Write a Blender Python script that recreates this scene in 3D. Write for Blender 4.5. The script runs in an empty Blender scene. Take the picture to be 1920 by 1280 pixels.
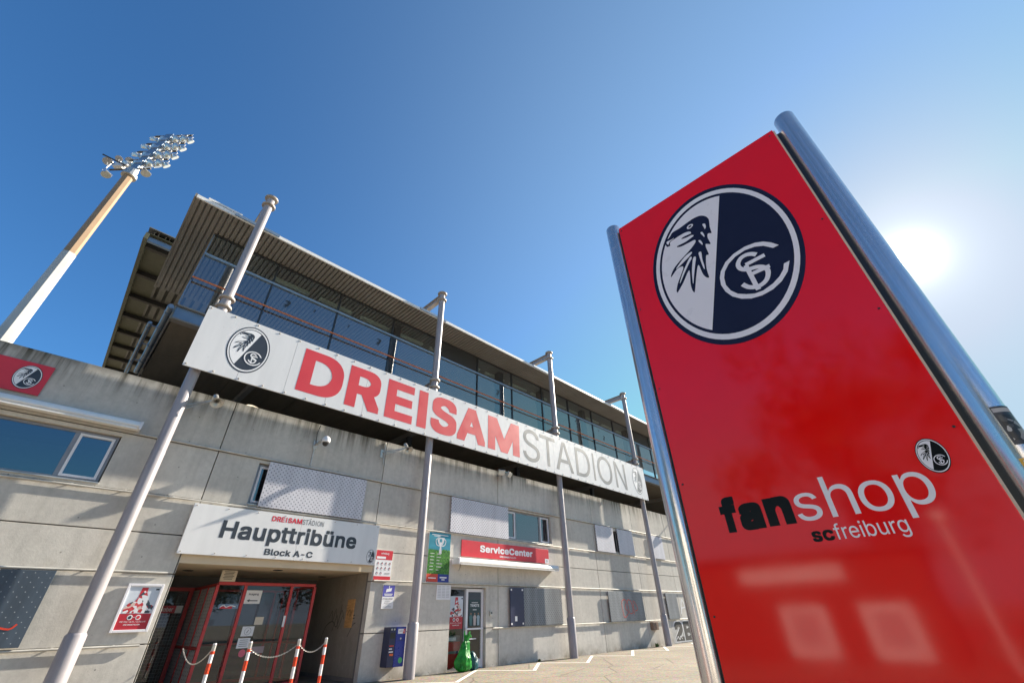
import bpy, bmesh, math, random
from math import sin, cos, pi, radians
from mathutils import Vector, Matrix
from mathutils.geometry import tessellate_polygon

random.seed(7)
SC = bpy.context.scene
COL = SC.collection

# ------------------------------------------------------------------ camera
EYE = 1.45
cd = bpy.data.cameras.new('camera')
cam = bpy.data.objects.new('camera', cd)
COL.objects.link(cam)
SC.camera = cam
cd.sensor_width = 36.0
cd.lens = 785.25 / 1920 * 36.0
cd.clip_start = 0.05
cd.clip_end = 3000
R = Vector((0.7034828, -0.7103608, -0.0223485))
U = Vector((-0.3766514, -0.3993018, 0.8358779))
FW = Vector((0.6026987, 0.5796081, 0.5484603))
mw = Matrix((R, U, -FW)).transposed().to_4x4()
mw.translation = (0, 0, EYE)
cam.matrix_world = mw

# ------------------------------------------------------------------ light
SUN_AZ, SUN_EL = radians(-8.2), radians(29.9)
SUND = Vector((cos(SUN_EL) * cos(SUN_AZ), cos(SUN_EL) * sin(SUN_AZ), sin(SUN_EL)))
SC.view_settings.view_transform = 'Standard'
SC.view_settings.look = 'None'
SC.view_settings.gamma = 1
SC.view_settings.use_curve_mapping = False
SC.view_settings.exposure = 1.4
SC.render.engine = 'CYCLES'
SC.cycles.max_bounces = 8
SC.cycles.use_denoising = True
SC.cycles.sample_clamp_indirect = 6

W = bpy.data.worlds.new('World')
SC.world = W
W.use_nodes = True
nt = W.node_tree
nt.nodes.clear()
wo = nt.nodes.new('ShaderNodeOutputWorld')
bg = nt.nodes.new('ShaderNodeBackground')
sky = nt.nodes.new('ShaderNodeTexSky')
sky.sky_type = 'NISHITA'
sky.sun_disc = False
sky.sun_elevation = SUN_EL
sky.sun_rotation = pi / 2 - SUN_AZ
sky.altitude = 300
sky.air_density = 1.0
sky.dust_density = 0.0
sky.ozone_density = 6.0
bg.inputs[1].default_value = 0.1
# the bright ring of sky around the sun (the part the Sky Texture draws too faintly)
tc = nt.nodes.new('ShaderNodeTexCoord')
dot = nt.nodes.new('ShaderNodeVectorMath'); dot.operation = 'DOT_PRODUCT'
nt.links.new(tc.outputs['Generated'], dot.inputs[0])
dot.inputs[1].default_value = SUND
mx = nt.nodes.new('ShaderNodeMath'); mx.operation = 'MAXIMUM'; mx.inputs[1].default_value = 0.0
nt.links.new(dot.outputs['Value'], mx.inputs[0])
def glow(terms, col):
    prev = None
    for ex, amt in terms:
        pw = nt.nodes.new('ShaderNodeMath'); pw.operation = 'POWER'; pw.inputs[1].default_value = ex
        nt.links.new(mx.outputs[0], pw.inputs[0])
        ml = nt.nodes.new('ShaderNodeMath'); ml.operation = 'MULTIPLY'; ml.inputs[1].default_value = amt
        nt.links.new(pw.outputs[0], ml.inputs[0])
        if prev is None:
            prev = ml
        else:
            ad = nt.nodes.new('ShaderNodeMath'); ad.operation = 'ADD'
            nt.links.new(prev.outputs[0], ad.inputs[0]); nt.links.new(ml.outputs[0], ad.inputs[1])
            prev = ad
    b_ = nt.nodes.new('ShaderNodeBackground')
    b_.inputs[0].default_value = col
    nt.links.new(prev.outputs[0], b_.inputs[1])
    return b_
def vma(a, k, c):
    v = nt.nodes.new('ShaderNodeVectorMath'); v.operation = 'MULTIPLY_ADD'
    nt.links.new(a, v.inputs[0]); v.inputs[1].default_value = k
    if c is None: v.inputs[2].default_value = (0, 0, 0)
    else: nt.links.new(c, v.inputs[2])
    return v.outputs[0]
def sun_power(ex):
    pw = nt.nodes.new('ShaderNodeMath'); pw.operation = 'POWER'; pw.inputs[1].default_value = ex
    nt.links.new(mx.outputs[0], pw.inputs[0])
    return pw.outputs[0]
# clear summer sky: deeper blue away from the sun, paling gently towards it
c = vma(sky.outputs[0], (0.41, 0.665, 0.76), None)
c = vma(sun_power(2.5), (0.856, 0.966, 0.531), c)
c = vma(sun_power(40), (1.15, 0.25, 0.0), c)
vmx = nt.nodes.new('ShaderNodeVectorMath'); vmx.operation = 'MAXIMUM'
nt.links.new(c, vmx.inputs[0]); vmx.inputs[1].default_value = (0, 0, 0)
vmn = nt.nodes.new('ShaderNodeVectorMath'); vmn.operation = 'MINIMUM'
nt.links.new(vmx.outputs[0], vmn.inputs[0]); vmn.inputs[1].default_value = (2.25, 2.65, 3.25)
nt.links.new(vmn.outputs[0], bg.inputs[0])
bg3 = glow(((20000, 14.0), (1800, 0.45), (300, 0.10), (60, 0.03)), (1.0, 0.98, 0.95, 1))
ads = nt.nodes.new('ShaderNodeAddShader')
nt.links.new(bg.outputs[0], ads.inputs[0]); nt.links.new(bg3.outputs[0], ads.inputs[1])
nt.links.new(ads.outputs[0], wo.inputs[0])

sl = bpy.data.lights.new('sun', 'SUN')
sl.energy = 5.0
sl.angle = radians(0.53)
sl.color = (1.0, 0.91, 0.77)
so = bpy.data.objects.new('sun', sl)
COL.objects.link(so)
so.rotation_euler = SUND.to_track_quat('Z', 'Y').to_euler()
so.location = (20, -20, 40)

# ------------------------------------------------------------------ materials
MATS = {}

def _new(name):
    m = bpy.data.materials.new(name)
    m.use_nodes = True
    n = m.node_tree
    n.nodes.clear()
    out = n.nodes.new('ShaderNodeOutputMaterial')
    return m, n, out

def _pos(n, scale):
    g = n.nodes.new('ShaderNodeNewGeometry')
    vm = n.nodes.new('ShaderNodeVectorMath'); vm.operation = 'MULTIPLY'
    n.links.new(g.outputs['Position'], vm.inputs[0])
    vm.inputs[1].default_value = scale if hasattr(scale, '__len__') else (scale,) * 3
    return vm.outputs[0]

def _noise(n, scale, detail=4, rough=0.6):
    t = n.nodes.new('ShaderNodeTexNoise')
    t.inputs['Scale'].default_value = 1
    t.inputs['Detail'].default_value = detail
    t.inputs['Roughness'].default_value = rough
    n.links.new(_pos(n, scale), t.inputs['Vector'])
    return t.outputs['Fac']

def _map(n, src, a, b, c, d):
    r = n.nodes.new('ShaderNodeMapRange')
    r.inputs[1].default_value = a; r.inputs[2].default_value = b
    r.inputs[3].default_value = c; r.inputs[4].default_value = d
    n.links.new(src, r.inputs[0])
    return r.outputs[0]

def _math(n, op, a, b=None):
    r = n.nodes.new('ShaderNodeMath'); r.operation = op
    for i, v in enumerate((a, b)):
        if v is None: continue
        if isinstance(v, (int, float)): r.inputs[i].default_value = v
        else: n.links.new(v, r.inputs[i])
    return r.outputs[0]

def _mix(n, fac, a, b, blend='MIX'):
    r = n.nodes.new('ShaderNodeMix'); r.data_type = 'RGBA'; r.blend_type = blend
    for sock, v in ((0, fac), (6, a), (7, b)):
        if isinstance(v, (int, float)): r.inputs[sock].default_value = v
        elif isinstance(v, tuple): r.inputs[sock].default_value = v if len(v) == 4 else v + (1,)
        else: n.links.new(v, r.inputs[sock])
    return r.outputs[2]

def mat(name, col, rough=0.5, metal=0.0, spec=0.5, ns=3.0, na=0.12, bump=0.0, bs=60.0, coat=0.0, stretch=None):
    """plain surface with uneven tone and gloss"""
    if name in MATS: return MATS[name]
    m, n, out = _new(name)
    p = n.nodes.new('ShaderNodeBsdfPrincipled')
    n.links.new(p.outputs[0], out.inputs[0])
    sc = stretch if stretch else ns
    f = _noise(n, sc, 5)
    k = _map(n, f, 0.25, 0.75, 1 - na, 1 + na)
    cc = _mix(n, 1.0, tuple(col), k, 'MULTIPLY')
    n.links.new(cc, p.inputs['Base Color'])
    r = _map(n, _noise(n, ns * 2.7, 3), 0.3, 0.7, max(0.0, rough * 0.85), min(1, rough * 1.15))
    n.links.new(r, p.inputs['Roughness'])
    p.inputs['Metallic'].default_value = metal
    p.inputs['Specular IOR Level'].default_value = spec
    p.inputs['Coat Weight'].default_value = coat
    p.inputs['Coat Roughness'].default_value = 0.08
    if bump:
        b = n.nodes.new('ShaderNodeBump'); b.inputs['Strength'].default_value = bump
        b.inputs['Distance'].default_value = 0.01
        n.links.new(_noise(n, bs, 3), b.inputs['Height'])
        n.links.new(b.outputs[0], p.inputs['Normal'])
    MATS[name] = m
    return m

def concrete(name, col, top=None, drips=1.0, island=0.10, wet=None):
    if name in MATS: return MATS[name]
    m, n, out = _new(name)
    p = n.nodes.new('ShaderNodeBsdfPrincipled')
    n.links.new(p.outputs[0], out.inputs[0])
    g = n.nodes.new('ShaderNodeNewGeometry')
    ri = _map(n, g.outputs['Random Per Island'], 0, 1, 1 - island, 1 + island)
    c = _mix(n, 1.0, tuple(col), ri, 'MULTIPLY')
    big = _map(n, _noise(n, 0.7, 6, 0.65), 0.3, 0.7, 0.90, 1.09)
    c = _mix(n, 1.0, c, big, 'MULTIPLY')
    fine = _map(n, _noise(n, 9.0, 8, 0.7), 0.3, 0.7, 0.9, 1.1)
    c = _mix(n, 1.0, c, fine, 'MULTIPLY')
    streak = _map(n, _noise(n, (7.0, 7.0, 0.35), 5, 0.6), 0.45, 0.75, 1.0, 0.88)
    c = _mix(n, 1.0, c, streak, 'MULTIPLY')
    # rusty and pale blotches
    bl = _map(n, _noise(n, 1.9, 5, 0.6), 0.62, 0.78, 0.0, 0.22)
    c = _mix(n, bl, c, (0.30, 0.25, 0.18))
    sp = n.nodes.new('ShaderNodeTexVoronoi'); sp.inputs['Scale'].default_value = 1
    n.links.new(_pos(n, 7.0), sp.inputs['Vector'])
    pit = _map(n, sp.outputs['Distance'], 0.03, 0.07, 0.55, 0.0)
    c = _mix(n, pit, c, (0.12, 0.11, 0.10))
    sep = n.nodes.new('ShaderNodeSeparateXYZ')
    n.links.new(g.outputs['Position'], sep.inputs[0])
    # small dark formwork tie holes
    fx = _math(n, 'SUBTRACT', _math(n, 'FRACT', _math(n, 'DIVIDE', _math(n, 'ADD', sep.outputs[0], 100.4), 1.37)), 0.5)
    fz = _math(n, 'SUBTRACT', _math(n, 'FRACT', _math(n, 'DIVIDE', _math(n, 'ADD', sep.outputs[2], 0.28), 0.68)), 0.5)
    fx = _math(n, 'MULTIPLY', fx, 1.37); fz = _math(n, 'MULTIPLY', fz, 0.68)
    dd = _math(n, 'SQRT', _math(n, 'ADD', _math(n, 'MULTIPLY', fx, fx), _math(n, 'MULTIPLY', fz, fz)))
    c = _mix(n, _map(n, dd, 0.013, 0.018, 0.6, 0.0), c, (0.10, 0.095, 0.085))
    if top:
        h = _map(n, sep.outputs[2], top - 0.85, top, 0.0, 1.0)
        dr = _map(n, _noise(n, (5.5, 5.5, 0.22), 6, 0.7), 0.38, 0.62, 0.0, 1.0)
        lim = _math(n, 'MULTIPLY', _math(n, 'POWER', h, 1.3), dr)
        crown = _map(n, sep.outputs[2], top - 0.22, top + 0.05, 0.0, 0.75)
        crown = _math(n, 'MULTIPLY', crown, _map(n, _noise(n, (3.0, 3.0, 1.0), 5), 0.3, 0.55, 0.2, 1.0))
        f = _math(n, 'MAXIMUM', lim, crown)
        f = _math(n, 'MULTIPLY', f, drips)
        c = _mix(n, f, c, (0.052, 0.047, 0.030))
    # splashed dirt along the ground
    base = _map(n, sep.outputs[2], 0.0, 0.40, 0.75, 0.0)
    base = _math(n, 'MULTIPLY', base, _map(n, _noise(n, 2.2, 5), 0.4, 0.65, 0.1, 1.0))
    c = _mix(n, base, c, (0.16, 0.135, 0.09))
    n.links.new(c, p.inputs['Base Color'])
    p.inputs['Roughness'].default_value = 0.85
    p.inputs['Specular IOR Level'].default_value = 0.3
    b = n.nodes.new('ShaderNodeBump'); b.inputs['Strength'].default_value = 0.25; b.inputs['Distance'].default_value = 0.01
    n.links.new(_noise(n, 26.0, 6, 0.7), b.inputs['Height'])
    n.links.new(b.outputs[0], p.inputs['Normal'])
    MATS[name] = m
    return m

def glass(name, tint, ior=1.6, rough=0.0):
    if name in MATS: return MATS[name]
    m, n, out = _new(name)
    t = n.nodes.new('ShaderNodeBsdfTransparent'); t.inputs[0].default_value = tuple(tint) + (1,)
    gl = n.nodes.new('ShaderNodeBsdfGlossy'); gl.inputs['Roughness'].default_value = rough
    gl.inputs[0].default_value = (0.95, 0.97, 1.0, 1)
    fr = n.nodes.new('ShaderNodeFresnel'); fr.inputs[0].default_value = ior
    mxs = n.nodes.new('ShaderNodeMixShader')
    ge = n.nodes.new('ShaderNodeNewGeometry')      # mirror on the outer face only: the ray is not bent inside the thin pane
    fac = _math(n, 'MULTIPLY', fr.outputs[0], _math(n, 'SUBTRACT', 1.0, ge.outputs['Backfacing']))
    n.links.new(fac, mxs.inputs[0]); n.links.new(t.outputs[0], mxs.inputs[1]); n.links.new(gl.outputs[0], mxs.inputs[2])
    n.links.new(mxs.outputs[0], out.inputs[0])
    MATS[name] = m
    return m

def perforated(name, col, hole, axis='x', pitch=0.11, rad=0.16, rough=0.5, streak=0.1):
    """sheet metal with staggered holes or studs"""
    if name in MATS: return MATS[name]
    m, n, out = _new(name)
    p = n.nodes.new('ShaderNodeBsdfPrincipled'); n.links.new(p.outputs[0], out.inputs[0])
    g = n.nodes.new('ShaderNodeNewGeometry')
    sep = n.nodes.new('ShaderNodeSeparateXYZ'); n.links.new(g.outputs['Position'], sep.inputs[0])
    a = sep.outputs[0 if axis == 'x' else 1]; z = sep.outputs[2]
    a = _math(n, 'DIVIDE', a, pitch); z = _math(n, 'DIVIDE', z, pitch)
    ds = []
    for o in (0.0, 0.5):
        fx = _math(n, 'SUBTRACT', _math(n, 'FRACT', _math(n, 'ADD', a, o + 100)), 0.5)
        fz = _math(n, 'SUBTRACT', _math(n, 'FRACT', _math(n, 'ADD', z, o)), 0.5)
        d = _math(n, 'SQRT', _math(n, 'ADD', _math(n, 'MULTIPLY', fx, fx), _math(n, 'MULTIPLY', fz, fz)))
        ds.append(d)
    d = _math(n, 'MINIMUM', ds[0], ds[1])
    f = _map(n, d, rad * 0.8, rad, 1.0, 0.0)
    k = _map(n, _noise(n, (4, 4, 0.6), 5), 0.3, 0.7, 1 - streak, 1 + streak)
    c = _mix(n, 1.0, tuple(col), k, 'MULTIPLY')
    n.links.new(_mix(n, f, c, tuple(hole)), p.inputs['Base Color'])
    p.inputs['Roughness'].default_value = rough
    MATS[name] = m
    return m

def ground_mat():
    m, n, out = _new('ground_asphalt')
    p = n.nodes.new('ShaderNodeBsdfPrincipled'); n.links.new(p.outputs[0], out.inputs[0])
    a = _map(n, _noise(n, 0.5, 6, 0.65), 0.3, 0.7, 0.8, 1.15)
    c = _mix(n, 1.0, (0.25, 0.21, 0.155), a, 'MULTIPLY')
    v = n.nodes.new('ShaderNodeTexVoronoi'); v.inputs['Scale'].default_value = 1; n.links.new(_pos(n, 22.0), v.inputs['Vector'])
    c = _mix(n, 0.5, c, v.outputs['Color'], 'SOFT_LIGHT')
    d = _map(n, _noise(n, 55.0, 3), 0.35, 0.65, 0.72, 1.25)
    c = _mix(n, 1.0, c, d, 'MULTIPLY')
    st = _map(n, _noise(n, (1.1, 3.0, 1), 6, 0.7), 0.55, 0.7, 0.0, 0.35)
    c = _mix(n, st, c, (0.14, 0.105, 0.07))
    sy = n.nodes.new('ShaderNodeSeparateXYZ'); n.links.new(_pos(n, 1.0), sy.inputs[0])
    # grit and dirt gathered along the wall foot
    gr = _math(n, 'MULTIPLY', _map(n, sy.outputs[1], 12.7, 13.5, 0.0, 0.8), _map(n, _noise(n, (1.5, 4, 1), 5, 0.7), 0.35, 0.65, 0.2, 1.0))
    c = _mix(n, gr, c, (0.10, 0.085, 0.06))
    # paler repair patches
    pv = n.nodes.new('ShaderNodeTexVoronoi'); pv.inputs['Scale'].default_value = 1; n.links.new(_pos(n, (0.16, 0.3, 1)), pv.inputs['Vector'])
    ps = n.nodes.new('ShaderNodeSeparateColor'); n.links.new(pv.outputs['Color'], ps.inputs[0])
    c = _mix(n, 1.0, c, _map(n, ps.outputs[0], 0, 1, 0.86, 1.10), 'MULTIPLY')
    # cracks
    v2 = n.nodes.new('ShaderNodeTexVoronoi'); v2.feature = 'DISTANCE_TO_EDGE'; v2.inputs['Scale'].default_value = 1
    n.links.new(_pos(n, (0.35, 0.5, 1)), v2.inputs['Vector'])
    cr = _map(n, v2.outputs['Distance'], 0.0, 0.014, 0.85, 0.0)
    c = _mix(n, cr, c, (0.07, 0.055, 0.04))
    n.links.new(c, p.inputs['Base Color'])
    p.inputs['Roughness'].default_value = 0.9
    b = n.nodes.new('ShaderNodeBump'); b.inputs['Strength'].default_value = 0.5; b.inputs['Distance'].default_value = 0.01
    n.links.new(v.outputs['Distance'], b.inputs['Height']); n.links.new(b.outputs[0], p.inputs['Normal'])
    return m

def speckle(name, cols, scale=9.0, rough=0.35):
    """printed picture of many small coloured shapes"""
    if name in MATS: return MATS[name]
    m, n, out = _new(name)
    p = n.nodes.new('ShaderNodeBsdfPrincipled'); n.links.new(p.outputs[0], out.inputs[0])
    v = n.nodes.new('ShaderNodeTexVoronoi'); v.inputs['Scale'].default_value = 1
    n.links.new(_pos(n, scale), v.inputs['Vector'])
    sp = n.nodes.new('ShaderNodeSeparateColor'); n.links.new(v.outputs['Color'], sp.inputs[0])
    cr = n.nodes.new('ShaderNodeValToRGB'); cr.color_ramp.interpolation = 'CONSTANT'
    els = cr.color_ramp.elements
    while len(els) < len(cols): els.new(0.5)
    for i, c in enumerate(cols):
        els[i].position = i / len(cols); els[i].color = tuple(c) + (1,)
    n.links.new(sp.outputs[0], cr.inputs[0])
    n.links.new(cr.outputs[0], p.inputs['Base Color'])
    p.inputs['Roughness'].default_value = rough
    MATS[name] = m
    return m

# ------------------------------------------------------------------ mesh building
class MB:
    """collects shapes, then links them as one mesh object"""
    def __init__(s):
        s.v = []; s.f = []; s.fm = []; s.mats = []
    def _m(s, m):
        if m not in s.mats: s.mats.append(m)
        return s.mats.index(m)
    def face(s, pts, m):
        i = len(s.v); s.v += [Vector(p) for p in pts]
        s.f.append(tuple(range(i, i + len(pts)))); s.fm.append(s._m(m))
    def mesh(s, vs, fs, m):
        i = len(s.v); s.v += [Vector(p) for p in vs]; k = s._m(m)
        for f in fs: s.f.append(tuple(i + a for a in f)); s.fm.append(k)
    def box(s, x0, x1, y0, y1, z0, z1, m):
        vs = [(x0,y0,z0),(x1,y0,z0),(x1,y1,z0),(x0,y1,z0),(x0,y0,z1),(x1,y0,z1),(x1,y1,z1),(x0,y1,z1)]
        s.mesh(vs, [(0,3,2,1),(4,5,6,7),(0,1,5,4),(1,2,6,5),(2,3,7,6),(3,0,4,7)], m)
    def obox(s, c, ax, ay, az, m):
        c = Vector(c); ax, ay, az = Vector(ax), Vector(ay), Vector(az)
        vs = [c + ax*i + ay*j + az*k for k in (-1,1) for j in (-1,1) for i in (-1,1)]
        s.mesh(vs, [(0,2,3,1),(4,5,7,6),(0,1,5,4),(1,3,7,5),(3,2,6,7),(2,0,4,6)], m)
    def bar(s, a, b, w, h, m, up=(0,0,1)):
        a, b = Vector(a), Vector(b); d = (b - a); L = d.length; d.normalize()
        up = Vector(up); sd = d.cross(up)
        if sd.length < 1e-4: sd = d.cross(Vector((1,0,0)))
        sd.normalize(); up = sd.cross(d)
        s.obox((a+b)/2, d*L/2, sd*w/2, up*h/2, m)
    def cyl(s, a, b, r0, m, r1=None, n=20, caps=True):
        a, b = Vector(a), Vector(b); r1 = r0 if r1 is None else r1
        d = (b - a).normalized(); q = d.to_track_quat('Z', 'Y')
        ex, ey = q @ Vector((1,0,0)), q @ Vector((0,1,0))
        vs = []
        for c, r in ((a, r0), (b, r1)):
            for i in range(n):
                t = 2*pi*i/n; vs.append(c + ex*(r*cos(t)) + ey*(r*sin(t)))
        fs = [(i, (i+1) % n, n + (i+1) % n, n + i) for i in range(n)]
        if caps: fs += [tuple(range(n-1, -1, -1)), tuple(range(n, 2*n))]
        s.mesh(vs, fs, m)
    def lathe(s, base, prof, m, n=24, axis=(0,0,1), caps=True):
        base = Vector(base); q = Vector(axis).normalized().to_track_quat('Z', 'Y')
        vs = []
        for r, z in prof:
            for i in range(n):
                t = 2*pi*i/n; vs.append(base + q @ Vector((r*cos(t), r*sin(t), z)))
        fs = []
        for k in range(len(prof)-1):
            for i in range(n):
                fs.append((k*n+i, k*n+(i+1) % n, (k+1)*n+(i+1) % n, (k+1)*n+i))
        if caps: fs += [tuple(range(n-1, -1, -1)), tuple(range((len(prof)-1)*n, len(prof)*n))]
        s.mesh(vs, fs, m)
    def tube(s, pts, r, m, n=8):
        pts = [Vector(p) for p in pts]; vs = []
        for k, p in enumerate(pts):
            d = (pts[min(k+1, len(pts)-1)] - pts[max(k-1, 0)]).normalized()
            up = Vector((0,0,1)) if abs(d.z) < 0.9 else Vector((1,0,0))
            ex = d.cross(up).normalized(); ey = ex.cross(d)
            for i in range(n):
                t = 2*pi*i/n; vs.append(p + ex*(r*cos(t)) + ey*(r*sin(t)))
        fs = [(k*n+i, k*n+(i+1) % n, (k+1)*n+(i+1) % n, (k+1)*n+i) for k in range(len(pts)-1) for i in range(n)]
        fs += [tuple(range(n-1, -1, -1)), tuple(range((len(pts)-1)*n, len(pts)*n))]
        s.mesh(vs, fs, m)
    def sheet(s, loops, fr, off, m):
        """flat printed shape (outer loop first, then holes) laid on a frame"""
        P = [[Vector((x, y, 0)) for x, y in lp] for lp in loops]
        flat = [p for lp in P for p in lp]
        s.mesh([fr.at(p.x, p.y, off) for p in flat], [tuple(t) for t in tessellate_polygon(P)], m)
    def rect(s, x0, x1, y0, y1, fr, off, m):
        s.face([fr.at(x0,y0,off), fr.at(x1,y0,off), fr.at(x1,y1,off), fr.at(x0,y1,off)], m)
    def slab(s, x0, x1, y0, y1, fr, o0, o1, m):
        vs = [fr.at(x, y, o) for o in (o0, o1) for x, y in ((x0,y0),(x1,y0),(x1,y1),(x0,y1))]
        s.mesh(vs, [(3,2,1,0),(4,5,6,7),(0,1,5,4),(1,2,6,5),(2,3,7,6),(3,0,4,7)], m)
    def stroke(s, pts, w, fr, off, m):
        """ribbon of even width along a line"""
        P = [Vector((x, y)) for x, y in pts]
        if len(P) > 2: P = catmull(P, 3)
        L, Rr = [], []
        for k, p in enumerate(P):
            d = (P[min(k+1, len(P)-1)] - P[max(k-1, 0)]).normalized(); nn = Vector((-d.y, d.x))
            L.append(p + nn*w/2); Rr.append(p - nn*w/2)
        vs = [fr.at(p.x, p.y, off) for p in L + Rr]; n = len(P)
        s.mesh(vs, [(i, i+1, n+i+1, n+i) for i in range(n-1)], m)
    def text(s, body, x0, x1, y0, y1, fr, off, m, weight=0.0, thick=0.0):
        """lettering fitted to a rectangle; weight fattens every stroke by layering shifted copies"""
        w = max(0.0, min(weight * 0.6, 0.055))
        gs = text_shape(body, w if len(body) > 1 else 0.0)
        if len(body) > 16: w = 0.0
        sh = [(0, 0)] if w == 0 else [(a*w, b*w) for a, b in (((1,1),(-1,1),(1,-1),(-1,-1)) if len(body) > 8 else ((1,1),(-1,1),(1,-1),(-1,-1),(1,0),(-1,0),(0,1),(0,-1),(1,.5),(1,-.5),(-1,.5),(-1,-.5),(.5,1),(-.5,1),(.5,-1),(-.5,-1)) if len(body) < 3 else ((1,1),(-1,1),(1,-1),(-1,-1),(1,0),(-1,0),(0,1),(0,-1)))]
        if (body, w, 'fill') not in _TX: _TX[(body, w, 'fill')] = winding_fill([[Vector((p.x+dx, p.y+dy)) for p in lp] for lp in gs for dx, dy in sh])
        vs, fs = _TX[(body, w, 'fill')]
        ax = [v[0] for v in vs]; ay = [v[1] for v in vs]
        sx = (x1-x0)/(max(ax)-min(ax)); sy = (y1-y0)/(max(ay)-min(ay))
        mnx, mny = min(ax), min(ay)
        s.mesh([fr.at(x0+(v[0]-mnx)*sx, y0+(v[1]-mny)*sy, off) for v in vs], fs, m)
    def build(s, name, parent=None, smooth=False, bevel=0.0, origin=None, auto=None, **tags):
        me = bpy.data.meshes.new(name)
        off = Vector((0,0,0))
        q = parent
        while q is not None:
            off += q.location; q = q.parent
        if parent is None:
            if origin is None:
                xs = [v.x for v in s.v]; ys = [v.y for v in s.v]; zs = [v.z for v in s.v]
                origin = ((min(xs)+max(xs))/2, (min(ys)+max(ys))/2, min(zs))
            off = Vector(origin)
        me.from_pydata([v - off for v in s.v], [], s.f)
        for m in s.mats: me.materials.append(m)
        for p, k in zip(me.polygons, s.fm): p.material_index = k
        bm = bmesh.new(); bm.from_mesh(me)
        bmesh.ops.recalc_face_normals(bm, faces=bm.faces)
        bm.to_mesh(me); bm.free()
        if smooth:
            for p in me.polygons: p.use_smooth = True
            if hasattr(me, 'set_sharp_from_angle'): me.set_sharp_from_angle(angle=radians(auto or 35))
        o = bpy.data.objects.new(name, me); COL.objects.link(o)
        if parent is not None: o.parent = parent
        else: o.location = off
        if bevel:
            b = o.modifiers.new('bevel', 'BEVEL'); b.width = bevel; b.segments = 2; b.limit_method = 'ANGLE'
        for k, v in tags.items(): o[k] = v
        return o

class Frame:
    def __init__(s, o, u, v):
        s.o, s.u, s.v = Vector(o), Vector(u).normalized(), Vector(v).normalized()
        s.n = s.u.cross(s.v)
    def at(s, x, y, off=0.0):
        return s.o + s.u*x + s.v*y + s.n*off

def facade(y): return Frame((0, y, 0), (1,0,0), (0,0,1))     # n = -Y, towards the street

def catmull(P, k=3, closed=False):
    out = []; n = len(P)
    for i in range(n if closed else n-1):
        g = (lambda j: P[j % n]) if closed else (lambda j: P[min(max(j, 0), n-1)])
        p0, p1, p2, p3 = g(i-1), g(i), g(i+1), g(i+2)
        for t in range(k):
            t = t/k
            out.append(0.5*((2*p1)+(p2-p0)*t+(2*p0-5*p1+4*p2-p3)*t*t+(3*p1-p0-3*p2+p3)*t*t*t))
    if not closed: out.append(P[-1])
    return out

def _font():
    import os
    try:
        p = os.path.join(bpy.utils.resource_path('LOCAL'), 'datafiles', 'fonts', 'Inter.woff2')
        return bpy.data.fonts.load(p) if os.path.exists(p) else None
    except Exception:
        return None
FONT = _font()
_TX = {}
def text_shape(body, weight):
    """glyph outlines as triangulated groups: every outer contour with the holes inside it"""
    if (body, weight) in _TX: return _TX[(body, weight)]
    cu = bpy.data.curves.new('lettering', 'FONT'); cu.body = body
    if FONT: cu.font = FONT
    if weight > 0.02: cu.space_character = 1.0 + weight * 1.6
    o = bpy.data.objects.new('lettering', cu); COL.objects.link(o)
    oe = o.evaluated_get(bpy.context.evaluated_depsgraph_get())
    cc = oe.to_curve(bpy.context.evaluated_depsgraph_get())
    cons = []
    for sp in cc.splines:
        P = []
        bp = sp.bezier_points; n = len(bp)
        for i in range(n):
            p0, p3 = bp[i], bp[(i+1) % n]
            a_, b_, c_, d_ = p0.co.xy, p0.handle_right.xy, p3.handle_left.xy, p3.co.xy
            straight = ((b_-a_).length < 1e-5 and (c_-d_).length < 1e-5) or (abs((d_-a_).normalized().cross((b_-a_))) < 1e-5 and abs((d_-a_).normalized().cross((c_-a_))) < 1e-5)
            for k in range(1 if straight else 6):
                t = k/6 if not straight else 0.0
                P.append(a_*(1-t)**3 + b_*3*t*(1-t)**2 + c_*3*t*t*(1-t) + d_*t**3)
        Q = [p for i, p in enumerate(P) if (p-P[i-1]).length > 1e-6]
        ys = sorted(round(p.y, 3) for p in Q); xs_ = sorted(round(p.x, 3) for p in Q)
        if len(Q) == 12 and ys.count(ys[0]) == 2 and ys.count(ys[-1]) == 2 and all(abs(a_ + b_ - xs_[0] - xs_[-1]) < 0.004 for a_, b_ in zip(xs_, reversed(xs_))):
            a_, b_ = sorted(set(xs_))[1], sorted(set(xs_))[-2]      # a capital I with feet: keep its plain stem
            Q = [Vector(t) for t in ((a_, ys[0]), (a_, ys[-1]), (b_, ys[-1]), (b_, ys[0]))]
        if len(Q) > 2: cons.append(Q)
    oe.to_curve_clear()
    bpy.data.objects.remove(o); bpy.data.curves.remove(cu)
    groups = cons
    _TX[(body, weight)] = groups
    return groups

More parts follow.
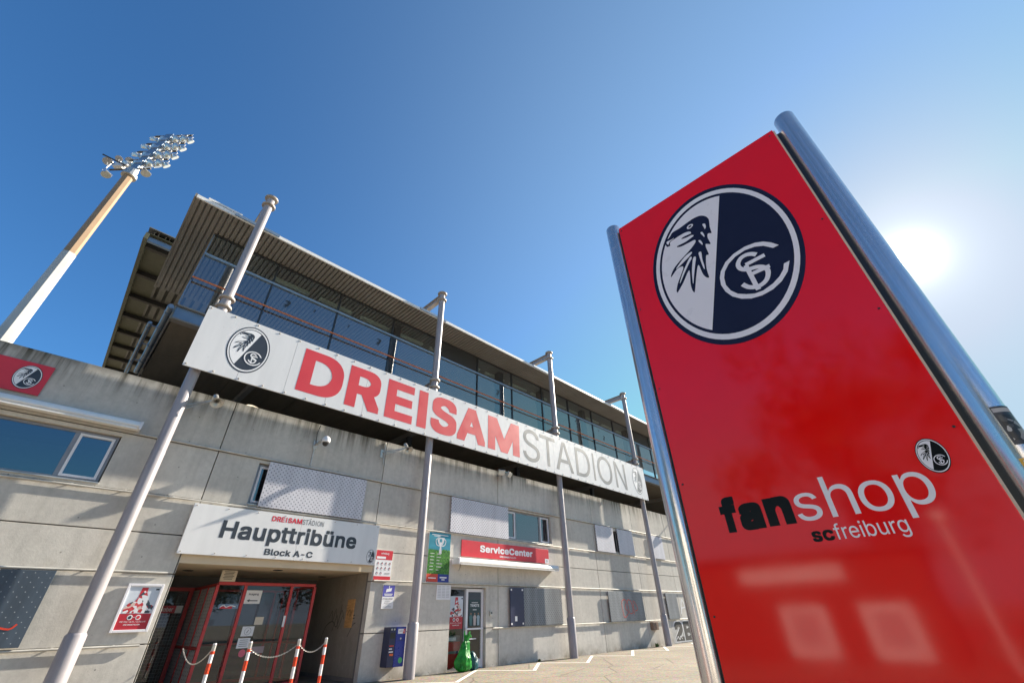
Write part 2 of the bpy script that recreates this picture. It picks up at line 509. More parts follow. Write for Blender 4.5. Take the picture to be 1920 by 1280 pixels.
def winding_fill(loops):
    """triangles of everything the outlines wind around, overlaps merged"""
    import numpy as np
    from mathutils.geometry import delaunay_2d_cdt
    V_, E_ = [], []
    for lp in loops:
        k = len(V_); V_ += lp; E_ += [(k+i, k+(i+1) % len(lp)) for i in range(len(lp))]
    vo, eo, fo, _, _, _ = delaunay_2d_cdt(V_, E_, [], 0, 1e-7)
    P = np.array([tuple(v) for v in vo]); F = np.array(fo); cen = P[F].mean(1)
    A_ = np.array([tuple(V_[i]) for i, j in E_]); B_ = np.array([tuple(V_[j]) for i, j in E_])
    wn = np.zeros(len(cen), int)
    for k in range(0, len(cen), 400):
        c = cen[k:k+400]; y = c[:, 1][:, None]; x = c[:, 0][:, None]
        cr = (B_[:, 0]-A_[:, 0])*(y-A_[:, 1]) - (x-A_[:, 0])*(B_[:, 1]-A_[:, 1])
        up = (A_[:, 1] <= y) & (B_[:, 1] > y) & (cr > 0); dn = (A_[:, 1] > y) & (B_[:, 1] <= y) & (cr < 0)
        wn[k:k+400] = up.sum(1) - dn.sum(1)
    return [tuple(v) for v in P], [tuple(int(i) for i in f) for f, w in zip(F, wn) if w != 0]

def rivets(parent, pts, r, axis, m, h=0.010):
    q = MB(); q.lathe(pts[0], [(r, 0), (r, h*0.6), (r*0.5, h)], m, 8, axis=axis)
    first = q.build('rivet', parent)
    for p in pts[1:]:
        c = first.copy(); COL.objects.link(c); c.parent = parent
        c.location = Vector(p) - Vector(pts[0])

def empty(name, loc, label, cat, group=None):
    o = bpy.data.objects.new(name, None); COL.objects.link(o)
    o.location = loc; o.empty_display_size = 0.2
    o['label'] = label; o['category'] = cat
    if group: o['group'] = group
    return o

def copy_thing(root, loc, label):
    """a thing with copies of its parts and sub-parts"""
    r = root.copy(); COL.objects.link(r); r.location = loc; r['label'] = label
    def kids(src, dst):
        for ch in [c for c in src.children]:
            c = ch.copy(); COL.objects.link(c); c.parent = dst
            kids(ch, c)
    kids(root, r)
    return r
CREST_BODY = [[-0.638,0.512],[-0.65,0.586],[-0.632,0.602],[-0.585,0.61],[-0.549,0.625],[-0.533,0.634],[-0.486,0.663],[-0.369,0.665],[-0.231,0.68],[-0.134,0.688],[-0.045,0.678],[0.009,0.654],[0.054,0.61],[0.072,0.558],[0.062,0.507],[0.047,0.454],[0.04,0.369],[0.031,0.361],[-0.005,0.378],[-0.025,0.362],[-0.035,0.318],[-0.027,0.249],[-0.037,0.231],[-0.085,0.261],[-0.099,0.245],[-0.104,0.205],[-0.102,0.115],[-0.134,0.121],[-0.153,0.095],[-0.185,0.008],[-0.201,-0.074],[-0.204,-0.151],[-0.215,-0.161],[-0.243,-0.141],[-0.267,-0.092],[-0.274,-0.029],[-0.277,0.033],[-0.284,0.049],[-0.302,0.04],[-0.337,-0.019],[-0.388,-0.115],[-0.449,-0.239],[-0.465,-0.246],[-0.479,-0.211],[-0.475,-0.135],[-0.45,-0.047],[-0.429,0.03],[-0.438,0.043],[-0.477,0.016],[-0.563,-0.066],[-0.678,-0.149],[-0.695,-0.147],[-0.692,-0.118],[-0.648,-0.048],[-0.574,0.031],[-0.507,0.103],[-0.5,0.133],[-0.527,0.144],[-0.599,0.137],[-0.702,0.08],[-0.714,0.086],[-0.692,0.118],[-0.628,0.172],[-0.529,0.22],[-0.407,0.266],[-0.3,0.308],[-0.228,0.347],[-0.207,0.368],[-0.208,0.386],[-0.233,0.396],[-0.324,0.398],[-0.427,0.404],[-0.485,0.423],[-0.489,0.437],[-0.462,0.439],[-0.346,0.433],[-0.261,0.443],[-0.212,0.451],[-0.209,0.465],[-0.236,0.479],[-0.304,0.483],[-0.381,0.498],[-0.386,0.51],[-0.339,0.515],[-0.271,0.508],[-0.231,0.507],[-0.229,0.527],[-0.256,0.548],[-0.322,0.562],[-0.405,0.563],[-0.48,0.558],[-0.543,0.552],[-0.573,0.539],[-0.584,0.499],[-0.61,0.501]]
CREST_HOLES = [[[-0.037,0.537],[-0.0,0.53],[-0.002,0.482],[-0.027,0.457],[-0.03,0.482]],[[-0.105,0.44],[-0.075,0.44],[-0.064,0.383],[-0.075,0.36],[-0.085,0.384]],[[-0.171,0.351],[-0.143,0.35],[-0.128,0.304],[-0.134,0.274],[-0.149,0.293]],[[-0.328,0.264],[-0.316,0.241],[-0.421,0.198],[-0.589,0.148],[-0.587,0.163],[-0.44,0.24]],[[-0.369,0.199],[-0.338,0.183],[-0.415,0.121],[-0.515,0.034],[-0.611,-0.056],[-0.601,-0.028],[-0.512,0.074]],[[-0.316,0.177],[-0.281,0.165],[-0.326,0.077],[-0.389,-0.045],[-0.435,-0.138],[-0.436,-0.113],[-0.401,0.011],[-0.356,0.113]],[[-0.226,0.2],[-0.187,0.195],[-0.207,0.101],[-0.211,0.021],[-0.222,-0.034],[-0.233,-0.019],[-0.237,0.065],[-0.233,0.146]],[[-0.261,0.609],[-0.245,0.627],[-0.213,0.634],[-0.18,0.628],[-0.16,0.612],[-0.169,0.594],[-0.198,0.581],[-0.233,0.58],[-0.258,0.592]],[[-0.627,0.562],[-0.608,0.581],[-0.542,0.574],[-0.492,0.576],[-0.521,0.563],[-0.566,0.558],[-0.59,0.542],[-0.604,0.527],[-0.617,0.536]]]
CREST_PUP = [[-0.24,0.609],[-0.207,0.619],[-0.181,0.609],[-0.198,0.596],[-0.227,0.595]]
CREST_CC = [[0.712,-0.183],[0.648,-0.114],[0.576,-0.064],[0.487,-0.03],[0.35,-0.014],[0.194,-0.031],[0.06,-0.079],[-0.038,-0.158],[-0.08,-0.226],[-0.098,-0.312],[-0.077,-0.405],[-0.019,-0.492],[0.073,-0.559],[0.179,-0.601],[0.306,-0.617],[0.442,-0.605],[0.564,-0.563],[0.667,-0.494],[0.737,-0.395],[0.669,-0.398],[0.636,-0.453],[0.566,-0.505],[0.47,-0.546],[0.339,-0.573],[0.242,-0.567],[0.147,-0.535],[0.054,-0.489],[-0.01,-0.421],[-0.041,-0.337],[-0.029,-0.25],[0.01,-0.181],[0.09,-0.117],[0.198,-0.074],[0.338,-0.056],[0.46,-0.072],[0.555,-0.11],[0.642,-0.185]]
CREST_SP = [[0.438,-0.167],[0.396,-0.136],[0.327,-0.114],[0.251,-0.123],[0.196,-0.169],[0.193,-0.222],[0.233,-0.262],[0.294,-0.285],[0.372,-0.298],[0.44,-0.327],[0.478,-0.376],[0.468,-0.426],[0.423,-0.479],[0.351,-0.506],[0.278,-0.503],[0.208,-0.475],[0.169,-0.438],[0.149,-0.412]]
CREST_FP = [[[0.274,-0.225],[0.292,-0.532]],[[0.273,-0.221],[0.523,-0.214]],[[0.306,-0.35],[0.522,-0.353]],[[0.269,-0.522],[0.328,-0.525]]]

def crest(mb, fr, cx, cy, a, b, off, dark, white, step=0.0012, simple=False):
    """oval club badge: bird head on the white half, monogram on the dark half"""
    def ell(k, n=72): return [(cx+a*k*cos(2*pi*i/n), cy+b*k*sin(2*pi*i/n)) for i in range(n)]
    def T(L, smooth=True):
        P = [Vector((cx+a*x, cy+b*y)) for x, y in L]
        if smooth: P = catmull(P, 3, True)
        return [(p.x, p.y) for p in P]
    mb.sheet([ell(1.0)], fr, off, dark)
    mb.sheet([ell(0.945), ell(0.885)], fr, off+step, white)
    # the two halves, split by the slanting line
    p0, p1 = Vector((0.367,0.873)), Vector((-0.425,-0.799)); d = (p1-p0).normalized()
    t0 = math.atan2(p0.y, p0.x); t1 = math.atan2(p1.y, p1.x) + 2*pi
    n = 40; k = 0.85
    half = [(k*cos(t0+(t1-t0)*i/n), k*sin(t0+(t1-t0)*i/n)) for i in range(n+1)]
    mb.sheet([T(half, False)], fr, off+step, white)
    body = T(CREST_BODY)
    mb.sheet([body] + [T(h) for h in CREST_HOLES], fr, off+2*step, dark)
    mb.sheet([T(CREST_PUP)], fr, off+2*step, dark)
    mb.sheet([T(CREST_CC, False)], fr, off+2*step, white)
    w = 0.060*a
    mb.stroke([(cx+a*x, cy+b*y) for x, y in CREST_SP], w, fr, off+2*step, white)
    for i, q in enumerate(CREST_FP):
        mb.stroke([(cx+a*x, cy+b*y) for x, y in q], w*0.95, fr, off+(2.5+0.4*i)*step, white)
def bird(mb, fr, cx, cy, s, off, m):
    L = [Vector((cx+s*(x+0.3), cy+1.4*s*(y-0.2))) for x, y in CREST_BODY]
    mb.sheet([[(p.x, p.y) for p in L]], fr, off, m)
# ------------------------------------------------------------------ palette
M_CONC = concrete('concrete_panel', (0.525, 0.50, 0.452), top=6.85)
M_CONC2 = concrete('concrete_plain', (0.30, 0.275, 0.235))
M_ROOM = mat('room_white', (0.66, 0.64, 0.60), 0.9)
M_DARK = mat('dark_void', (0.02, 0.02, 0.02), 0.9)
M_INT = mat('interior_grey', (0.16, 0.155, 0.15), 0.9)
M_STEEL = mat('painted_steel', (0.33, 0.305, 0.315), 0.40, stretch=(9, 9, 0.7), na=0.2)
M_STEELD = mat('steel_collar', (0.38, 0.34, 0.30), 0.5, ns=6, na=0.25)
M_GALV = mat('galvanised', (0.50, 0.49, 0.46), 0.4, metal=0.6, ns=8, na=0.2)
M_RAIL = mat('shutter_rail_metal', (0.52, 0.50, 0.45), 0.5, metal=0.2, ns=4, na=0.25)
M_CHROME = mat('brushed_stainless', (0.76, 0.72, 0.70), 0.20, metal=0.85, stretch=(55, 55, 0.5), na=0.22)
M_SOFFIT = mat('corrugated_soffit', (0.245, 0.23, 0.205), 0.55, ns=0.8, na=0.15)
M_WOOD = mat('soffit_board', (0.20, 0.165, 0.115), 0.75, stretch=(3, 0.5, 3), na=0.2)
M_WHITE = mat('white_board', (0.70, 0.70, 0.70), 0.32, stretch=(2.5, 2.5, 0.35), na=0.07)
M_WTRIM = mat('white_trim', (0.80, 0.79, 0.76), 0.35, na=0.06)
M_SEAM = mat('grey_seam', (0.42, 0.42, 0.43), 0.6)
M_RED = mat('red_lettering', (0.62, 0.045, 0.055), 0.38, ns=0.5, na=0.10)
M_GREYL = mat('grey_lettering', (0.16, 0.165, 0.17), 0.38, ns=0.5, na=0.15)
M_INK = mat('dark_ink', (0.035, 0.042, 0.055), 0.4)
M_PRINTW = mat('white_print', (0.80, 0.80, 0.81), 0.4, na=0.03)
M_SIGNRED = mat('red_sign_board', (0.60, 0.03, 0.045), 0.35, na=0.08)
M_TOTEM = mat('red_gloss_panel', (0.88, 0.002, 0.004), 0.075, spec=0.50, ns=1.2, na=0.05)
M_TBLACK = mat('black_vinyl', (0.008, 0.008, 0.009), 0.22, spec=0.15)
M_TWHITE = mat('white_vinyl', (0.84, 0.82, 0.87), 0.3, na=0.02)
M_NAVY = mat('navy_vinyl', (0.016, 0.018, 0.045), 0.22, spec=0.2)
M_GLASSU = glass('upper_glass', (0.83, 0.885, 0.905), 2.6)
M_GLASSW = glass('window_glass', (0.65, 0.72, 0.76), 2.6)
M_GLASSD = glass('door_glass', (0.80, 0.83, 0.84), 1.7)
M_FRAME = mat('grey_window_frame', (0.26, 0.255, 0.27), 0.4, metal=0.3)
M_FRAMEW = mat('white_window_frame', (0.72, 0.71, 0.74), 0.35, na=0.05)
M_MULL = mat('dark_mullion', (0.035, 0.038, 0.042), 0.4)
M_BLUE = mat('blue_steel', (0.17, 0.25, 0.36), 0.4, metal=0.2)
M_ORANGE = mat('orange_handrail', (0.62, 0.19, 0.075), 0.4)
M_REDFR = mat('red_door_frame', (0.50, 0.045, 0.045), 0.42, ns=5, na=0.2)
M_BEIGE = mat('beige_plaster', (0.62, 0.52, 0.38), 0.8, ns=1.5, na=0.08)
M_SHUT = perforated('pale_perforated_sheet', (0.56, 0.555, 0.60), (0.14, 0.15, 0.18), pitch=0.125, rad=0.15)
M_SHUTD = perforated('dark_studded_sheet', (0.050, 0.070, 0.095), (0.34, 0.37, 0.40), pitch=0.165, rad=0.055, streak=0.3)
M_SHUTE = perforated('worn_perforated_sheet', (0.20, 0.215, 0.23), (0.05, 0.06, 0.07), pitch=0.13, rad=0.15, streak=0.25)
M_SHUTV = perforated('grey_perforated_panel', (0.62, 0.62, 0.64), (0.06, 0.06, 0.07), axis='y', pitch=0.16, rad=0.12)
M_BLUEBOX = mat('blue_enamel', (0.018, 0.035, 0.26), 0.3)
M_BLUEDK = mat('dark_blue_enamel', (0.022, 0.028, 0.075), 0.35)
M_PAPER = mat('paper', (0.74, 0.74, 0.76), 0.7, na=0.05)
M_PAPERB = mat('beige_paper', (0.62, 0.55, 0.44), 0.7, na=0.05)
M_PLY = mat('plywood', (0.52, 0.30, 0.12), 0.6, stretch=(3, 3, 16), na=0.3)
M_PIPE = mat('blue_grey_pipe', (0.22, 0.27, 0.33), 0.35, metal=0.4)
M_LAMPG = mat('lamp_glass', (0.55, 0.56, 0.52), 0.2)
M_BLACK = mat('black_plastic', (0.02, 0.02, 0.022), 0.35)
M_CAMW = mat('white_plastic', (0.72, 0.71, 0.70), 0.35)
M_LINE = mat('road_paint', (0.72, 0.69, 0.63), 0.7, ns=7, na=0.22)
M_SPRAYR = mat('red_spray_paint', (0.65, 0.05, 0.02), 0.6)
M_SPRAYK = mat('black_spray_paint', (0.03, 0.03, 0.03), 0.6, ns=9, na=0.5)
M_SPRAYW = mat('white_spray_paint', (0.70, 0.70, 0.70), 0.6, ns=5, na=0.15)
M_SPRAYG = mat('grey_spray_paint', (0.06, 0.055, 0.05), 0.6, ns=6, na=0.3)
M_TAN = mat('tan_mast_paint', (0.33, 0.215, 0.125), 0.6, ns=0.6, na=0.12)
M_MASTG = mat('galvanised_mast', (0.48, 0.47, 0.45), 0.6, ns=0.6, na=0.12)
M_SILVER = mat('lamp_housing', (0.70, 0.69, 0.66), 0.28, metal=0.7, na=0.1)
M_DECKIN = mat('stand_roof_sheet', (0.17, 0.165, 0.145), 0.6, ns=1.0, na=0.2)
M_PURLIN = mat('stand_roof_purlin', (0.045, 0.04, 0.035), 0.6)
M_OLIVE = mat('stand_verge', (0.10, 0.10, 0.06), 0.6)

F0 = facade(13.5)
ZR = [0.0, 1.13, 2.46, 3.28, 4.12, 5.40, 6.85]
XJ = [-19.0, -13.6, -8.2, -2.8, 2.39, 7.37, 12.90, 16.98, 19.70, 23.68, 27.70, 33.0, 38.5, 44.0, 50.0, 56.0, 62.0]
# x0, x1, z0, z1 of every opening in the street wall
OPEN = [(2.41, 7.50, 0.0, 2.90), (-3.9, 0.34, 4.20, 5.30), (3.46, 6.3, 4.18, 5.30), (13.0, 16.32, 4.15, 5.33),
        (10.62, 12.28, 0.0, 2.37), (20.2, 23.1, 4.2, 5.25), (-2.6, 0.1, 1.25, 2.36), (13.6, 16.4, 1.22, 2.34)]

# ------------------------------------------------------------------ setting
g = MB(); gm = ground_mat()
g.face([(-700,-700,0),(900,-700,0),(900,900,0),(-700,900,0)], gm)
g.build('ground', origin=(0,0,0), kind='structure')

zz = [(7.4,13.2),(9.24,11.3),(11.5,13.1),(12.5,11.42),(14.5,13.0),(15.4,11.45),(17.9,13.05),(18.65,11.55),(21.2,13.1),(21.75,11.6),(24.2,13.1),(25.0,11.6),(27.4,13.1),(28.2,11.6),(30.6,13.1)]
G0 = Frame((0,0,0.004), (1,0,0), (0,1,0))
zm = MB()
for a, b in zip(zz, zz[1:]):
    va, vb = Vector(a), Vector(b); d = (vb-va).normalized(); nn = Vector((-d.y, d.x))*0.06
    zm.face([G0.at(*(va-nn-d*0.06)), G0.at(*(vb-nn+d*0.06)), G0.at(*(vb+nn+d*0.06)), G0.at(*(va+nn-d*0.06))], M_LINE)
# overlapping corners: lift every second leg a hair
for i, f in enumerate(zm.f):
    if i % 2:
        for k in f: zm.v[k].z += 0.002
zm.build('road_marking', kind='structure', label='white zigzag line painted along the pavement at the wall foot', category='road marking')

# ------------------------------------------------------------------ stadium building
B = empty('stadium_building', (2.4, 13.5, 0), 'concrete stadium main stand with glazed upper floor and corrugated roof overhang', 'building')

def wall_panels(mb, xs, zs, gap, y0, y1, m):
    for i in range(len(xs)-1):
        for j in range(len(zs)-1):
            X0, X1, Z0, Z1 = xs[i]+gap, xs[i+1]-gap, zs[j]+(gap if j else 0), zs[j+1]-(gap if j < len(zs)-2 else 0)
            cx = sorted({X0, X1} | {v for o in OPEN for v in o[:2] if X0 < v < X1})
            cz = sorted({Z0, Z1} | {v for o in OPEN for v in o[2:] if Z0 < v < Z1})
            idx = {}; vs = []; fs = []
            def V(a, b, y):
                if (a, b, y) not in idx: idx[(a, b, y)] = len(vs); vs.append((a, y, b))
                return idx[(a, b, y)]
            solid = {}
            for a in range(len(cx)-1):
                for b in range(len(cz)-1):
                    mxx, mzz = (cx[a]+cx[a+1])/2, (cz[b]+cz[b+1])/2
                    solid[(a, b)] = not any(o[0] < mxx < o[1] and o[2] < mzz < o[3] for o in OPEN)
            for (a, b), ok in solid.items():
                if not ok: continue
                A0, A1, B0, B1 = cx[a], cx[a+1], cz[b], cz[b+1]
                fs.append((V(A0,B0,y0), V(A1,B0,y0), V(A1,B1,y0), V(A0,B1,y0)))
                fs.append((V(A0,B1,y1), V(A1,B1,y1), V(A1,B0,y1), V(A0,B0,y1)))
                for (da, db), e in (((-1,0),((A0,B0),(A0,B1))), ((1,0),((A1,B0),(A1,B1))), ((0,-1),((A0,B0),(A1,B0))), ((0,1),((A0,B1),(A1,B1)))):
                    if not solid.get((a+da, b+db), False):
                        p, q = e; fs.append((V(*p,y0), V(*q,y0), V(*q,y1), V(*p,y1)))
            if fs: mb.mesh(vs, fs, m)

w = MB()
wall_panels(w, XJ, ZR, 0.012, 13.5, 13.72, M_CONC)
w.build('concrete_wall', B, bevel=0.006)
w = MB()
wall_panels(w, [XJ[0], XJ[-1]], [0.0, 6.6], 0.0, 13.722, 13.80, M_INT)
w.build('inner_wall', B)
r = MB()
r.box(XJ[0], XJ[-1], 13.802, 21.5, 6.25, 6.45, M_INT)
r.box(XJ[0], 2.2, 13.802, 19.0, 3.2, 3.3, M_INT); r.box(7.8, XJ[-1], 13.802, 19.0, 3.2, 3.3, M_INT); r.box(2.2, 7.8, 13.802, 19.0, 3.2, 3.3, M_INT)
r.box(XJ[0], XJ[-1], 19.0, 19.2, 0, 6.25, M_INT)
r.box(0.1, 62, 20.7, 20.9, 6.45, 9.72, M_INT)
r.build('floor_slab', B)

# entrance recess
e = MB()
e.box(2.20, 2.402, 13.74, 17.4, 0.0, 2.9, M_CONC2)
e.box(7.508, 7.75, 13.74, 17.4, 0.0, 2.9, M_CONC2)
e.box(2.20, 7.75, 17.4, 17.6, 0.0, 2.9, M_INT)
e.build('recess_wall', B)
e = MB()
e.box(2.41, 7.50, 13.86, 17.4, 2.72, 2.80, M_BEIGE)
e.box(2.41, 7.50, 13.52, 13.86, 2.70, 2.95, M_BEIGE)
e.build('entrance_ceiling', B)
for x, y in ((3.06, 15.6), (7.0, 15.9), (5.0, 14.4)):
    l = MB(); l.lathe((x, y, 2.719), [(0.13, 0), (0.13, -0.012), (0.10, -0.016), (0.09, 0.0)], M_BLACK, 20)
    l.build('downlight', B)
k = MB(); k.box(7.495, 7.507, 13.75, 17.4, 0.0, 0.10, M_INT); k.build('skirting', B)

# vestibule of red frames and glass
def posts(mb, a, b, top, n, w=0.07, mid=None, m=None):
    a, b = Vector(a), Vector(b); d = b - a; L = d.length; d.normalize()
    for t in n:
        p = a + d*(t*L); mb.bar((p.x, p.y, 0), (p.x, p.y, top - w - 0.001), w, w, m, up=d)
    mb.bar((a.x, a.y, top-w/2), (b.x, b.y, top-w/2), w*0.96, w, m)
    mb.bar((a.x, a.y, 0.05), (b.x, b.y, 0.05), w*0.9, 0.08, m)
    if mid: mb.bar((a.x, a.y, mid), (b.x, b.y, mid), w*0.7, 0.05, m)
vf = MB(); posts(vf, (3.70,14.8,0), (6.35,14.8,0), 2.42, (0.0, 0.265, 0.74, 1.0), 0.075, None, M_REDFR)
vf = vf.build('door_frame', B, bevel=0.006)
vl = MB(); posts(vl, (3.70,14.84,0), (3.70,17.2,0), 2.38, (0.3, 0.62, 0.98), 0.06, 0.95, M_REDFR); vl.build('door_frame', B)
vr = MB(); posts(vr, (6.35,14.84,0), (6.35,17.2,0), 2.38, (0.5, 0.98), 0.06, 0.95, M_REDFR); vr.build('door_frame', B)
vb = MB(); posts(vb, (2.45,16.9,0), (3.64,16.9,0), 2.38, (0.03, 0.95), 0.09, None, M_REDFR); vb.build('door_frame', B)
vb = MB(); posts(vb, (3.74,17.1,0), (6.3,17.1,0), 2.36, (0.1, 0.5, 0.9), 0.06, 0.95, M_REDFR); vb.build('door_frame', B)
for x0, x1 in ((3.74, 4.36), (4.44, 5.62), (5.70, 6.31)):
    q = MB(); q.box(x0, x1, 14.795, 14.805, 0.1, 2.34, M_GLASSD); q.build('door_pane', B)
for y0, y1 in ((15.60, 16.25), (16.34, 17.10)):
    for z0, z1 in ((0.1, 0.91), (0.99, 2.31)):
        q = MB(); q.box(3.69, 3.71, y0, y1, z0, z1, M_SHUTV); q.build('perforated_panel', B)
for z0, z1 in ((0.1, 0.91), (0.99, 2.31)):
    q = MB(); q.box(3.69, 3.71, 14.88, 15.50, z0, z1, M_SHUTV); q.build('perforated_panel', B)
q = MB(); q.box(6.345, 6.355, 14.9, 17.1, 0.1, 2.3, M_GLASSD); q.build('door_pane', B)
q = MB(); q.box(2.52, 3.55, 16.895, 16.905, 0.1, 2.28, M_GLASSD); q.build('door_pane', B)
q = MB()
for i in range(15): q.cyl((2.55+i*0.07, 16.96, 0.1), (2.55+i*0.07, 16.96, 2.0), 0.004, M_GALV, n=5)
for i in range(24): q.cyl((2.5, 16.965, 0.15+i*0.08), (3.56, 16.965, 0.15+i*0.08), 0.004, M_GALV, n=5)
q.build('grille', B)
q = MB()
q.box(3.76, 6.30, 17.08, 17.09, 0.95, 2.3, M_GLASSD); q.build('door_pane', B)
q = MB(); fq = facade(16.88)
q.slab(2.62, 3.5, 1.75, 1.93, fq, 0, 0.004, M_SIGNRED); q.rect(3.34, 3.5, 1.75, 1.93, fq, 0.006, M_PRINTW)
q.text('rnscHober', 2.75, 3.28, 1.79, 1.89, fq, 0.006, M_PRINTW, 0.03); q.build('sticker', B)
q = MB(); fq = facade(14.79)
q.slab(3.86, 4.34, 1.80, 1.90, fq, 0, 0.004, M_BLUE); q.rect(3.90, 4.2, 1.80, 1.85, fq, 0.006, M_SIGNRED)
q.stroke([(3.9,1.83),(3.98,1.88),(4.05,1.83),(4.15,1.87),(4.28,1.84)], 0.018, fq, 0.008, M_PRINTW); q.build('sticker', B)
for i, (x, z) in enumerate(((4.75, 1.28), (4.72, 1.02))):
    q = MB(); q.slab(x-0.15, x+0.15, z-0.11, z+0.11, fq, 0, 0.004, M_PAPER)
    if i == 0:
        q.stroke([(x+0.08*cos(t*0.42), z+0.08*sin(t*0.42)) for t in range(16)], 0.006, fq, 0.006, M_INK)
        q.stroke([(x-0.02,z-0.04),(x,z),(x+0.02,z+0.03)], 0.014, fq, 0.006, M_INK)
    else:
        for t in range(4): q.rect(x-0.1, x+0.1, z-0.07+t*0.045, z-0.06+t*0.045, fq, 0.006, M_INK)
    q.build('paper_notice', B)
q = MB(); q.slab(4.86, 5.08, 1.42, 1.60, fq, 0, 0.004, M_PAPERB); q.build('paper_notice', B)
q = MB(); q.lathe(fq.at(4.75, 0.80), [(0.0, 0.004), (0.085, 0.004), (0.085, 0.0)], mat('pink_sticker', (0.65,0.13,0.18), 0.5), 14, axis=(0,-1,0), caps=False); q.build('sticker', B)
q = MB(); q.slab(4.95, 5.28, 0.78, 0.93, fq, 0, 0.004, mat('mauve_plate', (0.32,0.24,0.25), 0.4)); q.build('paper_notice', B)
q = MB(); q.slab(5.60, 5.66, 1.35, 1.62, facade(14.76), 0, 0.004, M_PRINTW); q.build('sticker', B)
# scribbled right-hand recess wall
RW = Frame((7.507, 0, 0), (0,-1,0), (0,0,1))
q = MB()
for P in ([(-15.9,1.55),(-15.75,1.75),(-15.65,1.45),(-15.5,1.8),(-15.4,1.5)], [(-16.2,1.1),(-16.0,1.35),(-15.6,1.45),(-15.3,1.3),(-15.1,1.75),(-14.9,1.5)], [(-14.6,1.55),(-14.2,1.6)], [(-14.6,1.5),(-14.2,1.52)], [(-15.2,1.5),(-15.15,1.9)], [(-14.5,1.05),(-14.25,1.35),(-14.1,1.4)], [(-16.2,1.1),(-16.25,0.85)], [(-15.55,1.2),(-15.35,1.62),(-15.2,1.25),(-15.0,1.6)]):
    q.stroke(P, 0.022, RW, 0.003, M_SPRAYK)
q.build('graffiti', B)

# street door with side light
d = MB()
for x0, x1, z0, z1 in ((11.42,11.52,0.0,2.34),(12.16,12.26,0.0,2.34),(11.52,12.16,2.24,2.34),(11.52,12.16,0.02,0.26)):
    d.box(x0, x1, 13.62, 13.68, z0, z1, M_FRAMEW)
d = d.build('door', B, bevel=0.004)
q = MB(); q.box(11.52, 12.16, 13.645, 13.655, 0.26, 2.24, M_GLASSD); q.build('pane', d)
q = MB(); q.box(11.40, 12.20, 13.55, 13.59, 1.10, 1.15, M_FRAMEW); q.box(11.44, 11.48, 13.59, 13.62, 1.10, 1.14, M_FRAMEW); q.box(12.12, 12.16, 13.59, 13.62, 1.10, 1.14, M_FRAMEW); q.build('push_bar', d)
q = MB(); q.box(11.52, 11.9, 13.58, 13.61, 0.82, 0.85, M_FRAMEW); q.build('handle', d)
s = MB()
for x0, x1, z0, z1 in ((10.63,10.67,0,2.36),(11.34,11.42,0,2.36),(10.67,11.34,2.30,2.36),(10.67,11.34,0,0.05)):
    s.box(x0, x1, 13.62, 13.68, z0, z1, M_FRAME)
s = s.build('side_light', B)
q = MB(); q.box(10.67, 11.34, 13.645, 13.655, 0.05, 2.30, M_GLASSD); q.build('pane', s)
M_CROWD = speckle('printed_crowd', [(0.45,0.03,0.04),(0.7,0.7,0.72),(0.55,0.06,0.07),(0.05,0.07,0.09),(0.6,0.45,0.4),(0.65,0.67,0.7)], 16)
def match_poster(mb, fr, x0, x1, z0, z1, o):
    W_, H_ = x1-x0, z1-z0
    mb.rect(x0, x1, z0+0.36*H_, z1, fr, o, mat('pale_blue_print', (0.55,0.60,0.66), 0.35))
    mb.rect(x0, x1, z0, z0+0.36*H_, fr, o, mat('dark_red_print', (0.42,0.02,0.035), 0.35))
    X = lambda t: x0+t*W_; Z = lambda t: z0+t*H_
    mb.sheet([[(X(.36),Z(.62)),(X(.62),Z(.62)),(X(.60),Z(.97)),(X(.40),Z(.97))]], fr, o+0.002, mat('red_print', (0.55,0.03,0.04), 0.35))
    mb.sheet([[(X(.08),Z(.37)),(X(.92),Z(.37)),(X(.98),Z(.52)),(X(.80),Z(.62)),(X(.70),Z(.72)),(X(.62),Z(.84)),(X(.52),Z(.90)),(X(.42),Z(.80)),(X(.34),Z(.66)),(X(.16),Z(.60)),(X(.04),Z(.47))]], fr, o+0.004, M_CROWD)
    for c in (.36, .62):
        P = [(X(c)+0.085*W_*cos(2*pi*i/20), Z(.275)+0.085*W_*sin(2*pi*i/20)) for i in range(20)]
        mb.sheet([P], fr, o+0.002, M_PRINTW)
        P = [(X(c)+0.055*W_*cos(2*pi*i/20), Z(.275)+0.055*W_*sin(2*pi*i/20)) for i in range(20)]
        mb.sheet([P], fr, o+0.004, M_INK if c < .5 else M_SIGNRED)
    mb.rect(X(.47), X(.51), Z(.272), Z(.282), fr, o+0.002, M_PRINTW)
    mb.text('FREITAG / 18.05. / 18.30 UHR', X(.10), X(.90), Z(.155), Z(.195), fr, o+0.002, M_PRINTW, 0.02)
    mb.text('DREISAMSTADION', X(.25), X(.75), Z(.095), Z(.125), fr, o+0.002, M_PRINTW, 0.02)
    mb.rect(X(.86), X(.97), Z(.91), Z(.95), fr, o+0.002, M_INK)
q = MB(); match_poster(q, facade(13.635), 10.70, 11.30, 1.14, 2.10, 0); q.build('match_poster', s)
q = MB(); fq = facade(13.66)
q.box(10.68, 11.33, 13.78, 14.2, 0.06, 0.78, M_SIGNRED); q.box(10.68, 11.33, 13.775, 14.2, 0.785, 0.95, M_FRAME); q.box(10.68, 11.33, 13.775, 14.2, 0.45, 0.52, M_FRAME); q.rect(10.8, 11.15, 0.81, 0.90, facade(13.77), 0, M_PRINTW); q.build('counter', s)
q = MB(); fq = facade(13.635)
q.rect(11.58, 12.12, 1.2, 2.0, fq, 0, mat('teal_print', (0.02,0.05,0.055), 0.3))
q.text('TRIKOTS', 11.64, 12.06, 1.78, 1.86, fq, 0.002, M_PRINTW, 0.03)
